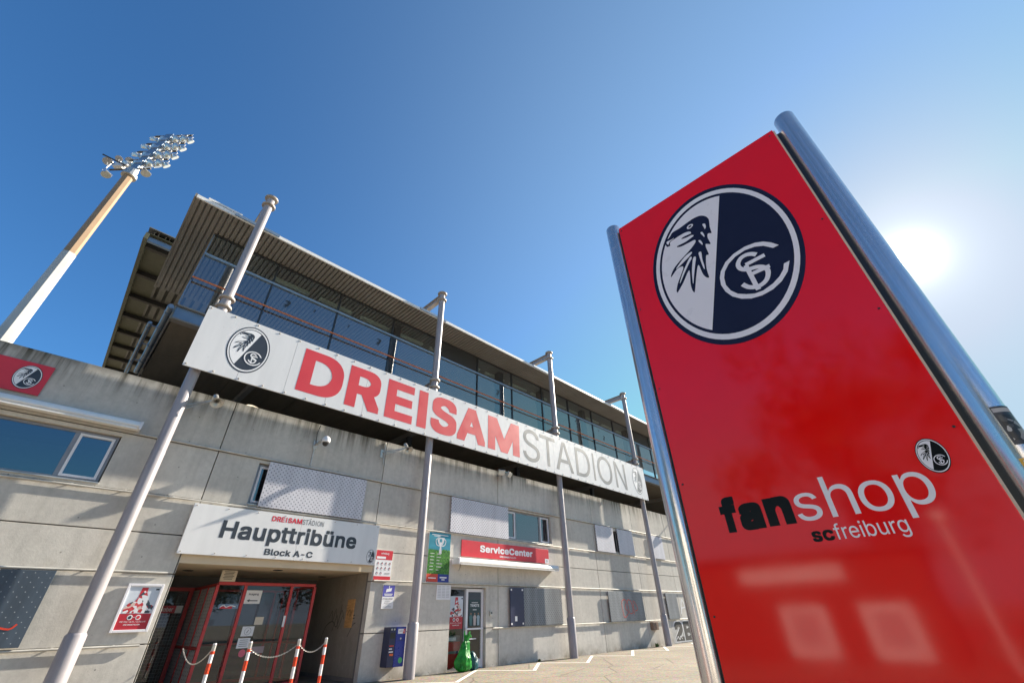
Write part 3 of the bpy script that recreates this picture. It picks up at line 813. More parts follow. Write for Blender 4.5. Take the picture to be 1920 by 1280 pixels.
q.rect(11.70, 12.0, 1.90, 1.915, fq, 0.002, M_PRINTW); q.rect(11.76, 11.94, 1.68, 1.70, fq, 0.002, M_PRINTW)
for cx, cc in ((11.68, (0.06,0.16,0.17)), (11.86, (0.50,0.42,0.40)), (12.03, (0.30,0.40,0.45))):
    mm = mat('shirt_print_%d' % int(cx*100), cc, 0.4)
    q.sheet([[(cx-0.05,1.22),(cx+0.05,1.22),(cx+0.06,1.42),(cx+0.075,1.46),(cx+0.06,1.50),(cx+0.02,1.53),(cx-0.02,1.53),(cx-0.06,1.50),(cx-0.075,1.46),(cx-0.06,1.42)]], fq, 0.003, mm)
    q.sheet([[(cx+0.026*cos(i*0.52),1.565+0.034*sin(i*0.52)) for i in range(12)]], fq, 0.003, mat('skin_print', (0.35,0.2,0.13), 0.5))
q.build('shirt_poster', d)

# ground floor windows
def window(x0, x1, z0, z1, divs, y=13.60, white=(), fm=None):
    f = MB(); fm = fm or M_FRAME; t = 0.055
    for a, b, c, e_ in ((x0, x0+t, z0, z1), (x1-t, x1, z0, z1), (x0+t, x1-t, z1-t, z1), (x0+t, x1-t, z0, z0+t)):
        f.box(a, b, y, y+0.07, c, e_, fm)
    for dv in divs: f.box(dv-0.04, dv+0.04, y+0.001, y+0.069, z0+t, z1-t, fm)
    f.box(x0-0.02, x1+0.02, y-0.13, y-0.001, z0-0.028, z0-0.002, M_GALV)
    f = f.build('window', B, bevel=0.004)
    ed = [x0+t] + [v for dv in divs for v in (dv-0.04, dv+0.04)] + [x1-t]
    for i in range(0, len(ed), 2):
        if i//2 in white:
            s_ = MB(); a, b = ed[i]+0.004, ed[i+1]-0.004; zz0, zz1 = z0+t+0.004, z1-t-0.004; u = 0.05
            for p in ((a, a+u, zz0, zz1), (b-u, b, zz0, zz1), (a+u, b-u, zz1-u, zz1), (a+u, b-u, zz0, zz0+u)):
                s_.box(p[0], p[1], y-0.015, y+0.05, p[2], p[3], M_FRAMEW)
            s_.build('sash', f)
        p_ = MB(); p_.box(ed[i], ed[i+1], y+0.028, y+0.036, z0+t, z1-t, M_GLASSW); p_.build('pane', f)
    return f
window(-3.88, 0.32, 4.21, 5.29, (-0.42,), white=(1,))
window(3.48, 6.28, 4.19, 5.29, (), white=(0,))
window(13.02, 16.30, 4.16, 5.32, (14.05, 15.62), white=(0, 2))
window(20.22, 23.08, 4.21, 5.24, (21.3, 22.0))
window(-2.58, 0.08, 1.26, 2.35, ())
window(13.62, 16.38, 1.23, 2.33, ())

# sliding shutters
def shutter(x0, x1, z0, z1, m, y=13.42, label=None, t=0.02):
    s_ = MB(); s_.box(x0, x1, y-t, y+t, z0, z1, m)
    o = s_.build('shutter', B, bevel=0.004)
    if label: o['label'] = label
    return o
sA = shutter(-1.7, -0.43, 1.17, 2.44, M_SHUTD)
sA2 = shutter(-0.42, 0.38, 1.17, 2.44, M_SHUTD)
shutter(3.71, 6.78, 4.13, 5.36, M_SHUT)
shutter(10.37, 13.42, 4.12, 5.37, M_SHUT)
shutter(19.80, 21.42, 4.13, 5.37, M_SHUT); shutter(21.86, 23.40, 4.12, 5.36, M_SHUT); shutter(25.4, 26.9, 4.13, 5.36, M_SHUT)
sD1 = shutter(13.44, 14.20, 1.14, 2.41, M_BLUEDK, y=13.40); sD2 = shutter(14.22, 16.6, 1.14, 2.42, M_SHUTE)
sF1 = shutter(20.18, 21.04, 1.14, 2.38, M_SHUTE, y=13.40); sF2 = shutter(21.06, 23.4, 1.14, 2.38, M_SHUTE); shutter(26.0, 27.3, 1.14, 2.38, M_SHUTE)
fq = facade(13.38)
for x, z in ((13.5,2.33),(14.12,2.33),(13.5,1.22),(14.12,1.22)):
    q = MB(); q.slab(x-0.035, x+0.035, z-0.03, z+0.03, fq, 0, 0.006, M_PRINTW); q.build('fixing_plate', sD1)
q = MB(); q.slab(13.68, 13.8, 1.3, 1.46, fq, 0, 0.004, M_PRINTW); q.build('sticker', sD1)
q = MB(); fq = facade(13.398)
q.stroke([(21.35,1.35),(21.3,1.9),(21.55,2.05),(21.75,1.95),(21.55,1.7),(21.8,1.5),(21.5,1.3),(21.35,1.35)], 0.03, fq, 0.004, M_SPRAYR)
q.stroke([(21.9,1.45),(21.85,2.0),(22.2,1.95),(22.25,1.5),(21.95,1.45)], 0.03, fq, 0.004, M_SPRAYR)
q.stroke([(22.35,1.4),(22.4,2.0),(22.75,1.65),(22.45,1.55)], 0.03, fq, 0.004, M_SPRAYR); q.build('graffiti', sF2)
q = MB()
q.stroke([(-0.75,1.42),(-0.55,1.50),(-0.45,1.40),(-0.62,1.36),(-0.78,1.44)], 0.03, fq, 0.004, M_SPRAYR); q.build('graffiti', sA)
q = MB(); q.stroke([(-0.30,1.40),(-0.12,1.52),(0.0,1.42),(-0.2,1.36),(-0.34,1.44),(-0.1,1.50),(0.12,1.46),(0.2,1.54)], 0.03, fq, 0.004, M_SPRAYR); q.build('graffiti', sA2)

def rail(x0, x1, z):
    r_ = MB(); r_.cyl((x0, 13.452, z), (x1, 13.452, z), 0.022, M_RAIL, n=10)
    x = x0 + 0.12
    while x < x1:
        r_.box(x-0.02, x+0.02, 13.452, 13.497, z+0.018, z+0.03, M_RAIL); x += 0.94
    r_.build('shutter_rail', B, smooth=True)
rail(0.62, 30.0, 5.42); rail(-19, -4.0, 5.42)
rail(-19, 30.0, 4.09)
rail(-19, 2.26, 2.475); rail(7.56, 30.0, 2.475)
rail(-19, 2.24, 1.115); rail(12.6, 30.0, 1.115)

# upper floor: soffit, beams, glazing
u = MB()
for i in range(23):
    u.box(0.16+i*2.63, 0.16+(i+1)*2.63-0.015, 15.2, 18.0, 9.66, 9.72, M_WOOD)
    u.box(0.16+i*2.63, 0.16+(i+1)*2.63-0.015, 18.02, 20.7, 9.66, 9.72, M_WOOD)
u.box(0.16, 60.6, 15.2, 20.7, 9.722, 10.02, M_MULL)
u.build('soffit', B)
u = MB(); u.box(0.12, 60.8, 15.08, 15.12, 9.62, 10.06, M_BLUE); u.box(0.12, 60.8, 14.98, 15.24, 9.56, 9.615, M_SOFFIT); u.box(0.12, 60.8, 14.98, 15.24, 10.065, 10.11, M_SOFFIT)
u.box(0.07, 0.115, 15.1, 20.7, 9.60, 10.10, M_SOFFIT)
u.build('edge_beam', B)
for x in (3.5, 11.3, 19.4, 27.5, 35.5):
    q = MB(); q.box(x-0.1, x+0.1, 15.3, 20.6, 9.40, 9.655, M_SOFFIT); q.build('soffit_beam', B)
for x in (11.3, 19.4, 27.5):
    q = MB(); q.box(x-0.12, x+0.12, 18.4, 18.64, 6.45, 9.395, M_MULL); q.build('deck_column', B)
u = MB(); u.box(0.12, 60.8, 15.3, 20.7, 10.03, 10.10, M_ROOM); u.box(0.12, 60.8, 19.4, 19.5, 10.11, 10.9, M_ROOM); u.box(60.8, 60.9, 15.1, 19.4, 10.1, 13.4, M_ROOM)
u.build('interior', B)
XM = [0.11] + [2.41 + 2.63*i for i in range(22)]
for i, (a, b) in enumerate(zip(XM, XM[1:])):
    p_ = MB(); p_.box(a+0.03, b-0.03, 15.095, 15.107, 10.12, 13.36, M_GLASSU); o = p_.build('window', B)
    if i in (1, 2, 8, 9, 5):
        fq = facade(15.09); rr = random.Random(i)
        for t in range(3):
            q = MB(); bird(q, fq, a + 0.5 + (b-a-1.0)*rr.random(), 11.6+0.35*t+0.2*rr.random(), (0.30, 0.12, 0.13)[t], 0.0, M_MULL); q.build('bird_sticker', o)
for x in XM[1:]:
    q = MB(); q.box(x-0.03, x+0.03, 15.05, 15.17, 10.12, 13.38, M_MULL); q.build('mullion', B)
q = MB(); q.box(0.09, 0.14, 15.05, 19.4, 10.12, 10.2, M_FRAME); q.box(0.09, 0.13, 15.06, 15.14, 10.12, 13.38, M_BLUE); q.build('mullion', B)
q = MB(); q.box(0.115, 0.125, 15.16, 19.3, 10.2, 13.38, M_GLASSU); q.build('window', B)
q = MB(); q.box(0.1, 60.7, 15.075, 15.135, 13.365, 13.449, M_MULL); q.build('head_rail', B)
q = MB(); q.box(0.1, 60.7, 15.02, 15.09, 12.38, 12.45, mat('blue_transom', (0.22,0.34,0.50), 0.35)); q.build('transom', B)
q = MB(); q.cyl((0.1, 14.93, 11.25), (60.7, 14.93, 11.25), 0.032, M_ORANGE, n=12)
for x in XM: q.bar((x, 14.93, 11.25), (x, 15.06, 11.22), 0.02, 0.02, M_MULL)
q.build('handrail', B, smooth=True)
q = MB(); q.box(10.36, 12.90, 15.13, 15.15, 12.47, 13.38, M_MULL); q.build('roller_blind', B)
q = MB(); q.box(28.8, 31.3, 15.13, 15.15, 12.47, 13.38, M_MULL); q.build('roller_blind', B)
for x in (8.1, 15.0, 18.6, 23.0, 28.6):
    q = MB(); q.box(x-0.17, x+0.17, 15.4, 15.75, 10.11, 13.38, M_MULL); q.box(x-0.2, x+0.2, 15.35, 15.8, 12.6, 12.75, M_MULL); q.build('inner_column', B)
for i in range(28):
    x = 3.2 + i*1.95
    q = MB(); q.box(x-0.75, x+0.75, 15.75, 15.9, 13.18, 13.28, mat('fluorescent_housing', (0.50,0.52,0.40), 0.5)); q.build('ceiling_light', B)

# roof with corrugated underside
ro = MB()
X = -0.80; prof = []
while X < 62.0:
    prof += [(X, 13.45), (X+0.115, 13.45), (X+0.122, 13.525), (X+0.163, 13.525)]; X += 0.17
vs = [(x, y, z) for y in (13.76, 20.05) for x, z in prof]; n = len(prof)
ro.mesh(vs, [(i, i+1, n+i+1, n+i) for i in range(n-1)], M_SOFFIT)
ro.box(-0.80, 62.0, 13.80, 20.05, 13.53, 13.60, M_SOFFIT)
ro = ro.build('roof', B)
q = MB(); q.box(-0.82, 62.0, 13.70, 13.757, 13.43, 13.56, M_WTRIM); q.box(-0.86, -0.805, 13.70, 20.1, 13.43, 13.58, M_SOFFIT); q.build('eave_trim', ro)
q = MB(); q.box(-0.5, 0.55, 13.72, 13.95, 13.605, 13.68, M_WTRIM); q.build('roof_flashing', ro)
for x in (1.1, 8.9, 16.7, 24.7, 33.3):
    q = MB(); q.box(x-0.75, x+0.75, 13.66, 13.698, 13.46, 13.575, M_BLUE); q.build('eave_plate', ro)

# drain pipes at the open end
for x, y0, y1, z, rr_ in ((-0.02, 14.85, 20.6, 9.86, 0.085), (-0.30, 16.1, 20.6, 9.74, 0.055)):
    q = MB(); q.cyl((x, y0, z), (x, y1, z), rr_, M_PIPE, n=16)
    q.cyl((x, y0-0.001, z), (x, y0-0.02, z), rr_*0.9, M_PIPE, n=16)
    q = q.build('drain_pipe', B, smooth=True)
    c = MB()
    for y in (15.25, 16.4, 17.9, 19.4):
        if y0 < y: c.cyl((x, y-0.03, z), (x, y+0.03, z), rr_*1.18, M_BLUE, n=16); c.box(x, 0.068, y-0.015, y+0.015, z+rr_*1.2, z+rr_*1.2+0.02, M_BLUE)
    c.build('pipe_clip', q)

# wall paint at the far end
q = MB()
FG = facade(13.497)
q.rect(26.2, 31.4, 0.03, 1.06, FG, 0.0, mat('pale_graffiti_ground', (0.42,0.41,0.39), 0.7, na=0.2))
for ch, x0, x1 in (('2', 26.5, 27.5), ('B', 27.6, 28.7), ('J', 28.75, 29.7), ('A', 29.75, 31.1)):
    q.text(ch, x0-0.06, x1+0.06, 0.06, 1.06, FG, 0.002, M_SPRAYW, 0.09)
    q.text(ch, x0, x1, 0.10, 1.0, FG, 0.004, M_SPRAYG, 0.07)
q.stroke([(26.6,0.2),(26.75,0.32),(26.9,0.18),(27.05,0.33),(27.2,0.2)], 0.05, FG, 0.006, M_SPRAYW)
q.build('graffiti', B)
q = MB()
q.stroke([(27.7,1.35),(28.1,2.1),(28.5,1.4)], 0.09, FG, 0.002, M_SPRAYW); q.stroke([(27.8,1.65),(28.5,1.7)], 0.07, FG, 0.003, M_SPRAYW); q.stroke([(28.5,1.9),(29.1,1.3)], 0.06, FG, 0.002, M_SPRAYW)
q.build('graffiti', B)
q = MB(); q.box(23.9, 24.45, 13.32, 13.497, 0.70, 1.05, mat('rusty_box', (0.22,0.15,0.11), 0.7, na=0.3)); q.build('junction_box', B, bevel=0.01)
q = MB(); q.cyl((4.86, 13.48, 5.5), (4.86, 13.48, 6.3), 0.02, M_GALV, n=8); q.cyl((7.3, 13.48, 6.0), (7.3, 13.48, 6.8), 0.015, M_GALV, n=8); q.build('conduit', B)
from mathutils import noise as mnoise
# ------------------------------------------------------------------ steel masts carrying the banner
PX = [1.10, 8.89, 16.72, 24.72, 33.3]
PL = ['pale steel mast standing close to the framed match poster', 'steel mast behind the banner letter S, beside the blue ticket machine',
      'steel mast between the service centre awning and the paired grey shutters', 'steel mast behind the small badge at the far end of the name banner',
      'farthest steel mast, standing beyond the end of the name banner']
PY = 13.08
def steel_mast(x, label):
    t = empty('steel_mast', (x, PY, 0), label, 'mast', 'steel masts in front of the stand')
    m = MB(); m.lathe((x, PY, 0), [(0.140, 1.36), (0.140, 5.0), (0.135, 5.02), (0.135, 14.05)], M_STEEL, 28, caps=False)
    m.cyl((x-0.0, PY-0.137, 5.02), (x, PY-0.15, 5.02), 0.02, M_STEEL, n=8)
    m.build('shaft', t, smooth=True)
    m = MB(); m.lathe((x, PY, 0), [(0.172, 0.0), (0.172, 1.33), (0.145, 1.37)], M_STEEL, 28); m.build('sleeve', t, smooth=True)
    for z in (9.42, 9.74, 14.02, 14.40):
        m = MB(); m.lathe((x, PY, z), [(0.13, -0.03), (0.215, -0.03), (0.22, 0.0), (0.215, 0.03), (0.13, 0.03)], M_STEELD, 28); m.build('collar', t, smooth=True)
    m = MB(); m.lathe((x, PY, 14.05), [(0.125, 0), (0.125, 0.37), (0.17, 0.375), (0.17, 0.42), (0.10, 0.46), (0.0, 0.47)], M_STEEL, 24); m.build('cap', t, smooth=True)
    m = MB()
    m.box(x-0.10, x+0.10, PY+0.17, 16.0, 14.33, 14.36, M_STEELD); m.box(x-0.10, x+0.10, PY+0.17, 16.0, 14.06, 14.09, M_STEELD); m.box(x-0.012, x+0.012, PY+0.14, 16.0, 14.09, 14.33, M_STEEL)
    m.box(x-0.09, x+0.09, 14.6, 14.75, 13.61, 14.06, M_STEELD); m.box(x-0.09, x+0.09, 15.8, 15.95, 13.61, 14.06, M_STEELD)
    m.build('upper_arm', t)
    m = MB()
    m.box(x-0.09, x+0.09, PY+0.16, 15.076, 9.70, 9.725, M_STEELD); m.box(x-0.09, x+0.09, PY+0.16, 15.076, 9.45, 9.475, M_STEELD); m.box(x-0.012, x+0.012, PY+0.14, 15.076, 9.475, 9.70, M_STEEL)
    m.build('lower_arm', t)
    return t
for x, l in zip(PX, PL): steel_mast(x, l)

# ------------------------------------------------------------------ the long name banner
t = empty('name_banner', (12.9, 12.84, 7.19), 'very long white sign board with big red and grey lettering and oval badges', 'sign board')
X0, X1, Z0, Z1 = 0.76, 25.02, 7.19, 9.15
FB = facade(12.80)
m = MB(); n = 19; sw = (X1-X0)/n
for i in range(n): m.box(X0+i*sw+0.004, X0+(i+1)*sw-0.004, 12.80, 12.815, Z0, Z1, M_WHITE)
m.build('panel', t)
m = MB(); m.box(X0+0.01, X1-0.01, 12.8155, 12.87, Z0+0.01, Z1-0.01, M_SEAM)
for z in (7.45, 8.9): m.box(X0+0.1, X1-0.1, 12.8705, 12.93, z-0.04, z+0.04, M_GALV)
m.build('backing_frame', t)
rivets(t, [(X0+0.07+i*(X1-X0-0.14)/(n*2), 12.799, z) for i in range(n*2+1) for z in (Z0+0.06, Z1-0.06)], 0.026, (0,-1,0), M_STEELD, 0.016)
m = MB()
LW = [('D',3.61,5.03),('R',5.20,6.47),('E',6.69,7.84),('I',8.05,8.47),('S',8.66,9.93),('A',9.97,11.50),('M',11.66,13.62)]
for ch, a, b in LW:
    dz = 0.02 if ch == 'S' else 0
    m.text(ch, a, b, 7.44-dz, 8.93+dz, FB, 0.003, M_RED, 0.054)
m.build('lettering', t)
m = MB()
LW = [('S',13.86,15.02),('T',15.08,16.22),('A',16.22,17.62),('D',17.86,19.12),('I',19.42,19.56),('O',19.84,21.26),('N',21.56,22.72)]
for ch, a, b in LW:
    dz = 0.03 if ch in 'SO' else 0
    m.text(ch, a, b, 7.44-dz, 8.93+dz, FB, 0.003, M_GREYL, -0.012)
m.build('lettering', t)
m = MB(); crest(m, FB, 2.077, 8.2155, 0.556, 0.764, 0.003, M_INK, M_PRINTW, 0.003); m.build('badge', t)
m = MB(); crest(m, FB, 24.05, 8.22, 0.556, 0.80, 0.003, M_GREYL, M_PRINTW, 0.003); m.build('badge', t)

# ------------------------------------------------------------------ entrance sign
t = empty('entrance_sign', (4.9, 13.4, 2.88), 'white sign board with dark lettering above the recessed entrance', 'sign board')
m = MB(); m.box(2.27, 4.98, 13.38, 13.46, 2.88, 4.02, M_WHITE); m.box(4.986, 7.47, 13.38, 13.46, 2.88, 4.02, M_WHITE); m.build('panel', t, bevel=0.004)
FH = facade(13.38)
m = MB(); m.text('Haupttribüne', 3.02, 6.74, 3.18, 3.71, FH, 0.003, M_INK, 0.040); m.text('Block A-C', 4.19, 5.48, 2.965, 3.12, FH, 0.003, M_INK, 0.038); m.text('STADION', 5.00, 5.62, 3.80, 3.935, FH, 0.003, M_INK, 0.0); m.build('lettering', t)
m = MB(); m.text('DREISAM', 4.16, 4.98, 3.80, 3.935, FH, 0.003, M_SIGNRED, 0.045); m.build('lettering', t)
m = MB(); crest(m, FH, 7.29, 3.115, 0.14, 0.195, 0.003, M_INK, M_PRINTW, 0.002); m.build('badge', t)
rivets(t, [(2.33+i*0.725, 13.379, z) for i in range(8) for z in (2.93, 3.97)], 0.014, (0,-1,0), M_STEELD)

# ------------------------------------------------------------------ other signs on the wall
t = empty('red_wall_sign', (-3.5, 13.46, 5.79), 'red sign board with an oval badge above the office window awning', 'sign board')
m = MB(); m.box(-6.2, -1.36, 13.45, 13.475, 5.81, 6.52, M_SIGNRED); m.build('panel', t, bevel=0.003)
FR = facade(13.45)
m = MB(); crest(m, FR, -1.68, 6.165, 0.22, 0.285, 0.003, M_INK, M_PRINTW, 0.002); m.build('badge', t)

t = empty('service_sign', (13.5, 13.46, 3.36), 'red sign board with bold white lettering above the street door awning', 'sign board')
m = MB(); m.box(10.98, 15.97, 13.45, 13.475, 3.36, 3.92, M_SIGNRED); m.build('panel', t, bevel=0.003)
m = MB(); m.text('ServiceCenter', 11.90, 14.90, 3.555, 3.80, FR, 0.003, M_PRINTW, 0.05); m.build('lettering', t)
m = MB(); m.text('DREISAM', 12.95, 13.45, 3.43, 3.49, FR, 0.003, M_PRINTW, 0.04); m.text('STADION', 13.47, 13.88, 3.43, 3.49, FR, 0.003, M_PRINTW, 0.0)
m.build('lettering', t)
m = MB(); m.rect(15.70, 15.95, 3.37, 3.54, FR, 0.003, M_PRINTW); m.text('3', 15.79, 15.86, 3.41, 3.50, FR, 0.005, M_INK, 0.04); m.build('lettering', t)

t = empty('instruction_sign', (7.83, 13.47, 2.5), 'red and white instruction sign of small pictograms beside the entrance', 'sign')
m = MB(); m.box(7.53, 8.12, 13.46, 13.49, 2.50, 3.33, M_PRINTW); m.build('panel', t)
FS = facade(13.46)
m = MB(); m.rect(7.53, 8.12, 3.06, 3.33, FS, 0.002, M_SIGNRED); m.rect(7.53, 8.12, 2.50, 2.60, FS, 0.002, M_SIGNRED)
m.text('scfreiburg', 7.70, 7.98, 3.20, 3.27, FS, 0.004, M_PRINTW, 0.02); m.rect(7.56, 7.88, 3.085, 3.15, FS, 0.004, M_PRINTW)
rr = random.Random(3)
for j in range(3):
    for i in range(4 if j < 2 else 2):
        cx, cy = 7.62+i*0.14, 2.96-j*0.135
        m.stroke([(cx-0.03,cy-0.03),(cx+0.02*rr.random(),cy+0.03),(cx+0.03,cy-0.02)], 0.016, FS, 0.004, M_INK)
        m.sheet([[(cx+0.016*cos(a*0.8)+0.02, cy+0.016*sin(a*0.8)-0.01) for a in range(8)]], FS, 0.005, M_SIGNRED)
        m.rect(cx-0.035, cx+0.035, cy-0.055, cy-0.047, FS, 0.004, M_INK)
m.rect(7.90, 8.08, 2.66, 2.70, FS, 0.004, M_SEAM); m.build('print', t)

t = empty('camera_notice', (8.13, 13.47, 1.74), 'blue and white video surveillance notice above the blue ticket machine', 'sign')
m = MB(); m.box(7.93, 8.34, 13.465, 13.49, 1.74, 2.36, M_PRINTW); m.build('panel', t)
FS2 = facade(13.465); MB_ = mat('violet_blue_print', (0.09,0.085,0.40), 0.4)
m = MB(); m.rect(7.93, 8.34, 2.06, 2.36, FS2, 0.002, MB_)
m.sheet([[(8.03,2.17),(8.22,2.20),(8.24,2.29),(8.05,2.26)]], FS2, 0.004, M_PRINTW); m.rect(8.13, 8.15, 2.27, 2.35, FS2, 0.004, M_PRINTW)
m.rect(7.98, 8.28, 2.115, 2.135, FS2, 0.004, M_PRINTW); m.rect(8.0, 8.26, 2.08, 2.10, FS2, 0.004, M_PRINTW)
m.text('Privatgrundstück', 7.96, 8.31, 1.975, 2.02, FS2, 0.004, M_INK, 0.02); m.text('Unbefugten', 8.04, 8.23, 1.92, 1.955, FS2, 0.004, M_INK, 0.0); m.text('ist das Betreten', 8.02, 8.25, 1.875, 1.905, FS2, 0.004, M_INK, 0.0); m.text('verboten', 8.07, 8.20, 1.83, 1.86, FS2, 0.004, M_INK, 0.0); m.rect(8.0, 8.27, 1.785, 1.795, FS2, 0.004, M_INK); m.build('print', t)

t = empty('fixture_poster', (9.98, 13.47, 2.5), 'tall green and blue fixture poster with a silver cup behind the second mast', 'poster')
m = MB(); m.box(9.50, 10.46, 13.46, 13.49, 2.50, 4.05, M_PRINTW); m.build('panel', t)
m = MB(); FP_ = facade(13.46)
m.rect(9.50, 10.46, 3.45, 4.05, FP_, 0.001, mat('teal_sky_print', (0.03,0.24,0.33), 0.35, stretch=(0.5,1,3), na=0.3))
m.rect(9.50, 10.46, 2.74, 3.45, FP_, 0.001, speckle('grass_print', [(0.02,0.10,0.01),(0.05,0.20,0.015),(0.03,0.14,0.012),(0.09,0.26,0.03),(0.04,0.17,0.015)], 34))
m.sheet([[(9.5,3.45)] + [(9.5+i*0.04, 3.45+0.05*random.random()+0.03) for i in range(25)] + [(10.46,3.45)]], FP_, 0.002, MATS['grass_print'])
m.rect(9.50, 9.98, 2.50, 2.74, FP_, 0.001, mat('orange_red_print', (0.58,0.06,0.03), 0.35)); m.rect(9.98, 10.46, 2.50, 2.74, FP_, 0.001, mat('blue_print', (0.02,0.035,0.25), 0.35))
cup = [(-.06,0),(.06,0),(.05,.10),(.03,.2),(.06,.26),(.13,.36),(.16,.52),(-.16,.52),(-.13,.36),(-.06,.26),(-.03,.2),(-.05,.10)]
MSV = mat('silver_print', (0.55,0.57,0.60), 0.3, na=0.3, ns=14)
m.sheet([[(10.02+x, 3.38+y) for x, y in cup]], FP_, 0.003, MSV)
m.stroke([(9.88,3.86),(9.80,3.80),(9.84,3.66),(9.96,3.62)], 0.03, FP_, 0.004, MSV); m.stroke([(10.16,3.86),(10.24,3.80),(10.20,3.66),(10.08,3.62)], 0.03, FP_, 0.004, MSV)
m.sheet([[(10.02+.06*cos(a*.4), 3.80+.06*sin(a*.4)) for a in range(16)]], FP_, 0.005, MATS['teal_sky_print'])
m.rect(9.62, 10.34, 3.965, 3.99, FP_, 0.003, M_PRINTW); m.rect(9.70, 10.0, 3.925, 3.94, FP_, 0.003, M_PRINTW)
for i in range(6):
    z = 3.36 - i*0.10; m.rect(9.60, 9.60+0.12+0.05*rr.random(), z, z+0.014, FP_, 0.003, M_PRINTW); m.rect(9.88, 9.98+0.16*rr.random(), z-0.01, z+0.012, FP_, 0.003, M_SEAM)
m.rect(9.58, 9.90, 2.60, 2.63, FP_, 0.003, M_PRINTW); m.rect(10.06, 10.36, 2.62, 2.66, FP_, 0.003, M_PRINTW); m.rect(10.14, 10.28, 2.56, 2.59, FP_, 0.003, M_PRINTW)
m.build('print', t)

t = empty('opening_hours_notice', (10.3, 13.48, 1.98), 'white paper timetable notice on the wall under the green poster', 'notice')
m = MB(); m.box(9.99, 10.58, 13.475, 13.495, 1.98, 2.42, M_PAPER); m.build('panel', t)
m = MB(); FN = facade(13.475)
for i in range(3):
    for j in range(8): m.rect(10.03+i*0.18, 10.17+i*0.18, 2.37-j*0.045, 2.385-j*0.045, FN, 0.002, M_SEAM)
m.build('print', t)

t = empty('framed_poster', (1.96, 13.46, 1.35), 'match poster of red and white players in a silver frame on the wall', 'poster')
m = MB()
for a in ((1.63,1.68,1.35,2.25),(2.24,2.29,1.35,2.25),(1.68,2.24,2.20,2.25),(1.68,2.24,1.35,1.40)): m.box(a[0], a[1], 13.44, 13.48, a[2], a[3], M_FRAMEW)
m.build('frame', t, bevel=0.006)
m = MB(); m.box(1.68, 2.24, 13.465, 13.48, 1.40, 2.20, M_PAPER); match_poster(m, facade(13.463), 1.68, 2.24, 1.40, 2.20, 0); m.build('print', t)

t = empty('rules_notice', (3.88, 14.7, 2.40), 'beige printed notice standing on top of the red vestibule frame', 'notice')
m = MB(); m.box(3.69, 4.07, 14.74, 14.76, 2.425, 2.69, M_PAPERB); m.build('panel', t)
m = MB(); FN = facade(14.74)
for j in range(6): m.rect(3.75+0.02*(j % 2), 4.01-0.03*(j % 3)*0.5, 2.65-j*0.035, 2.664-j*0.035, FN, 0.002, M_INK)
m.build('print', t)

t = empty('exit_notice', (4.62, 14.78, 1.93), 'white notice with a black arrow on the vestibule glass', 'notice')
m = MB(); m.box(4.45, 4.86, 14.775, 14.79, 1.91, 2.23, M_PAPER); m.build('panel', t)
m = MB(); FN = facade(14.775); m.text('Ausgang', 4.52, 4.78, 2.10, 2.165, FN, 0.002, M_INK, 0.035)
m.sheet([[(4.51,1.985),(4.58,2.02),(4.58,1.995),(4.79,1.995),(4.79,1.972),(4.58,1.972),(4.58,1.95)]], FN, 0.002, M_INK); m.build('print', t)

m = MB(); m.box(7.475, 7.505, 14.30, 14.74, 1.28, 2.02, M_PLY)
RW2 = Frame((7.475, 0, 0), (0,-1,0), (0,0,1)); m.stroke([(-14.65,1.6),(-14.5,1.75),(-14.45,1.55),(-14.38,1.7)], 0.02, RW2, 0.002, M_SPRAYK)
m.build('plywood_board', label='plywood board fixed on the scribbled side wall of the entrance recess', category='board')

# ------------------------------------------------------------------ awnings
def awning(label, x0, x1, z, y0):
    t = empty('awning', ((x0+x1)/2, 13.49, z), label, 'awning', 'rolled up awnings on the wall')
    prof = [(13.46, z-0.07), (13.46, z+0.10), (y0+0.12, z+0.12), (y0+0.03, z+0.08), (y0, z-0.02), (y0+0.05, z-0.08), (y0+0.2, z-0.10)]
    m = MB(); n = len(prof); vs = [(x, y, zz_) for x in (x0, x1) for y, zz_ in prof]
    m.mesh(vs, [(i, (i+1) % n, n+(i+1) % n, n+i) for i in range(n)] + [tuple(range(n)), tuple(range(2*n-1, n-1, -1))], M_WTRIM)
    m.build('cassette', t, smooth=True, auto=50)
    m = MB(); m.box(x0+0.05, x1-0.05, y0-0.02, y0+0.03, z-0.115, z-0.085, M_WTRIM); m.build('front_bar', t)
    for x in (x0, x1):
        m = MB(); m.obox((x, (13.46+y0)/2+0.02, z), (0.03, 0, 0), (0, (13.46-y0)/2+0.02, 0), (0, 0, 0.10), M_FRAMEW); m.build('end_cap', t, bevel=0.02)
    m = MB()
    x = x0 + 0.4
    while x < x1: m.box(x-0.05, x+0.05, 13.462, 13.498, z-0.04, z+0.16, M_GALV); x += 1.5
    m.build('bracket', t)
    return t
awning('white rolled awning over the wide office window under the red badge sign', -4.2, 0.57, 5.57, 13.24)
t = awning('white rolled awning under the red lettered sign over the street door', 10.62, 16.15, 3.16, 13.08)
m = MB(); m.tube([(10.75, 13.2, 3.08), (10.74, 13.2, 2.95), (10.70, 13.22, 2.86)], 0.01, M_BLACK); m.build('crank_hook', t)

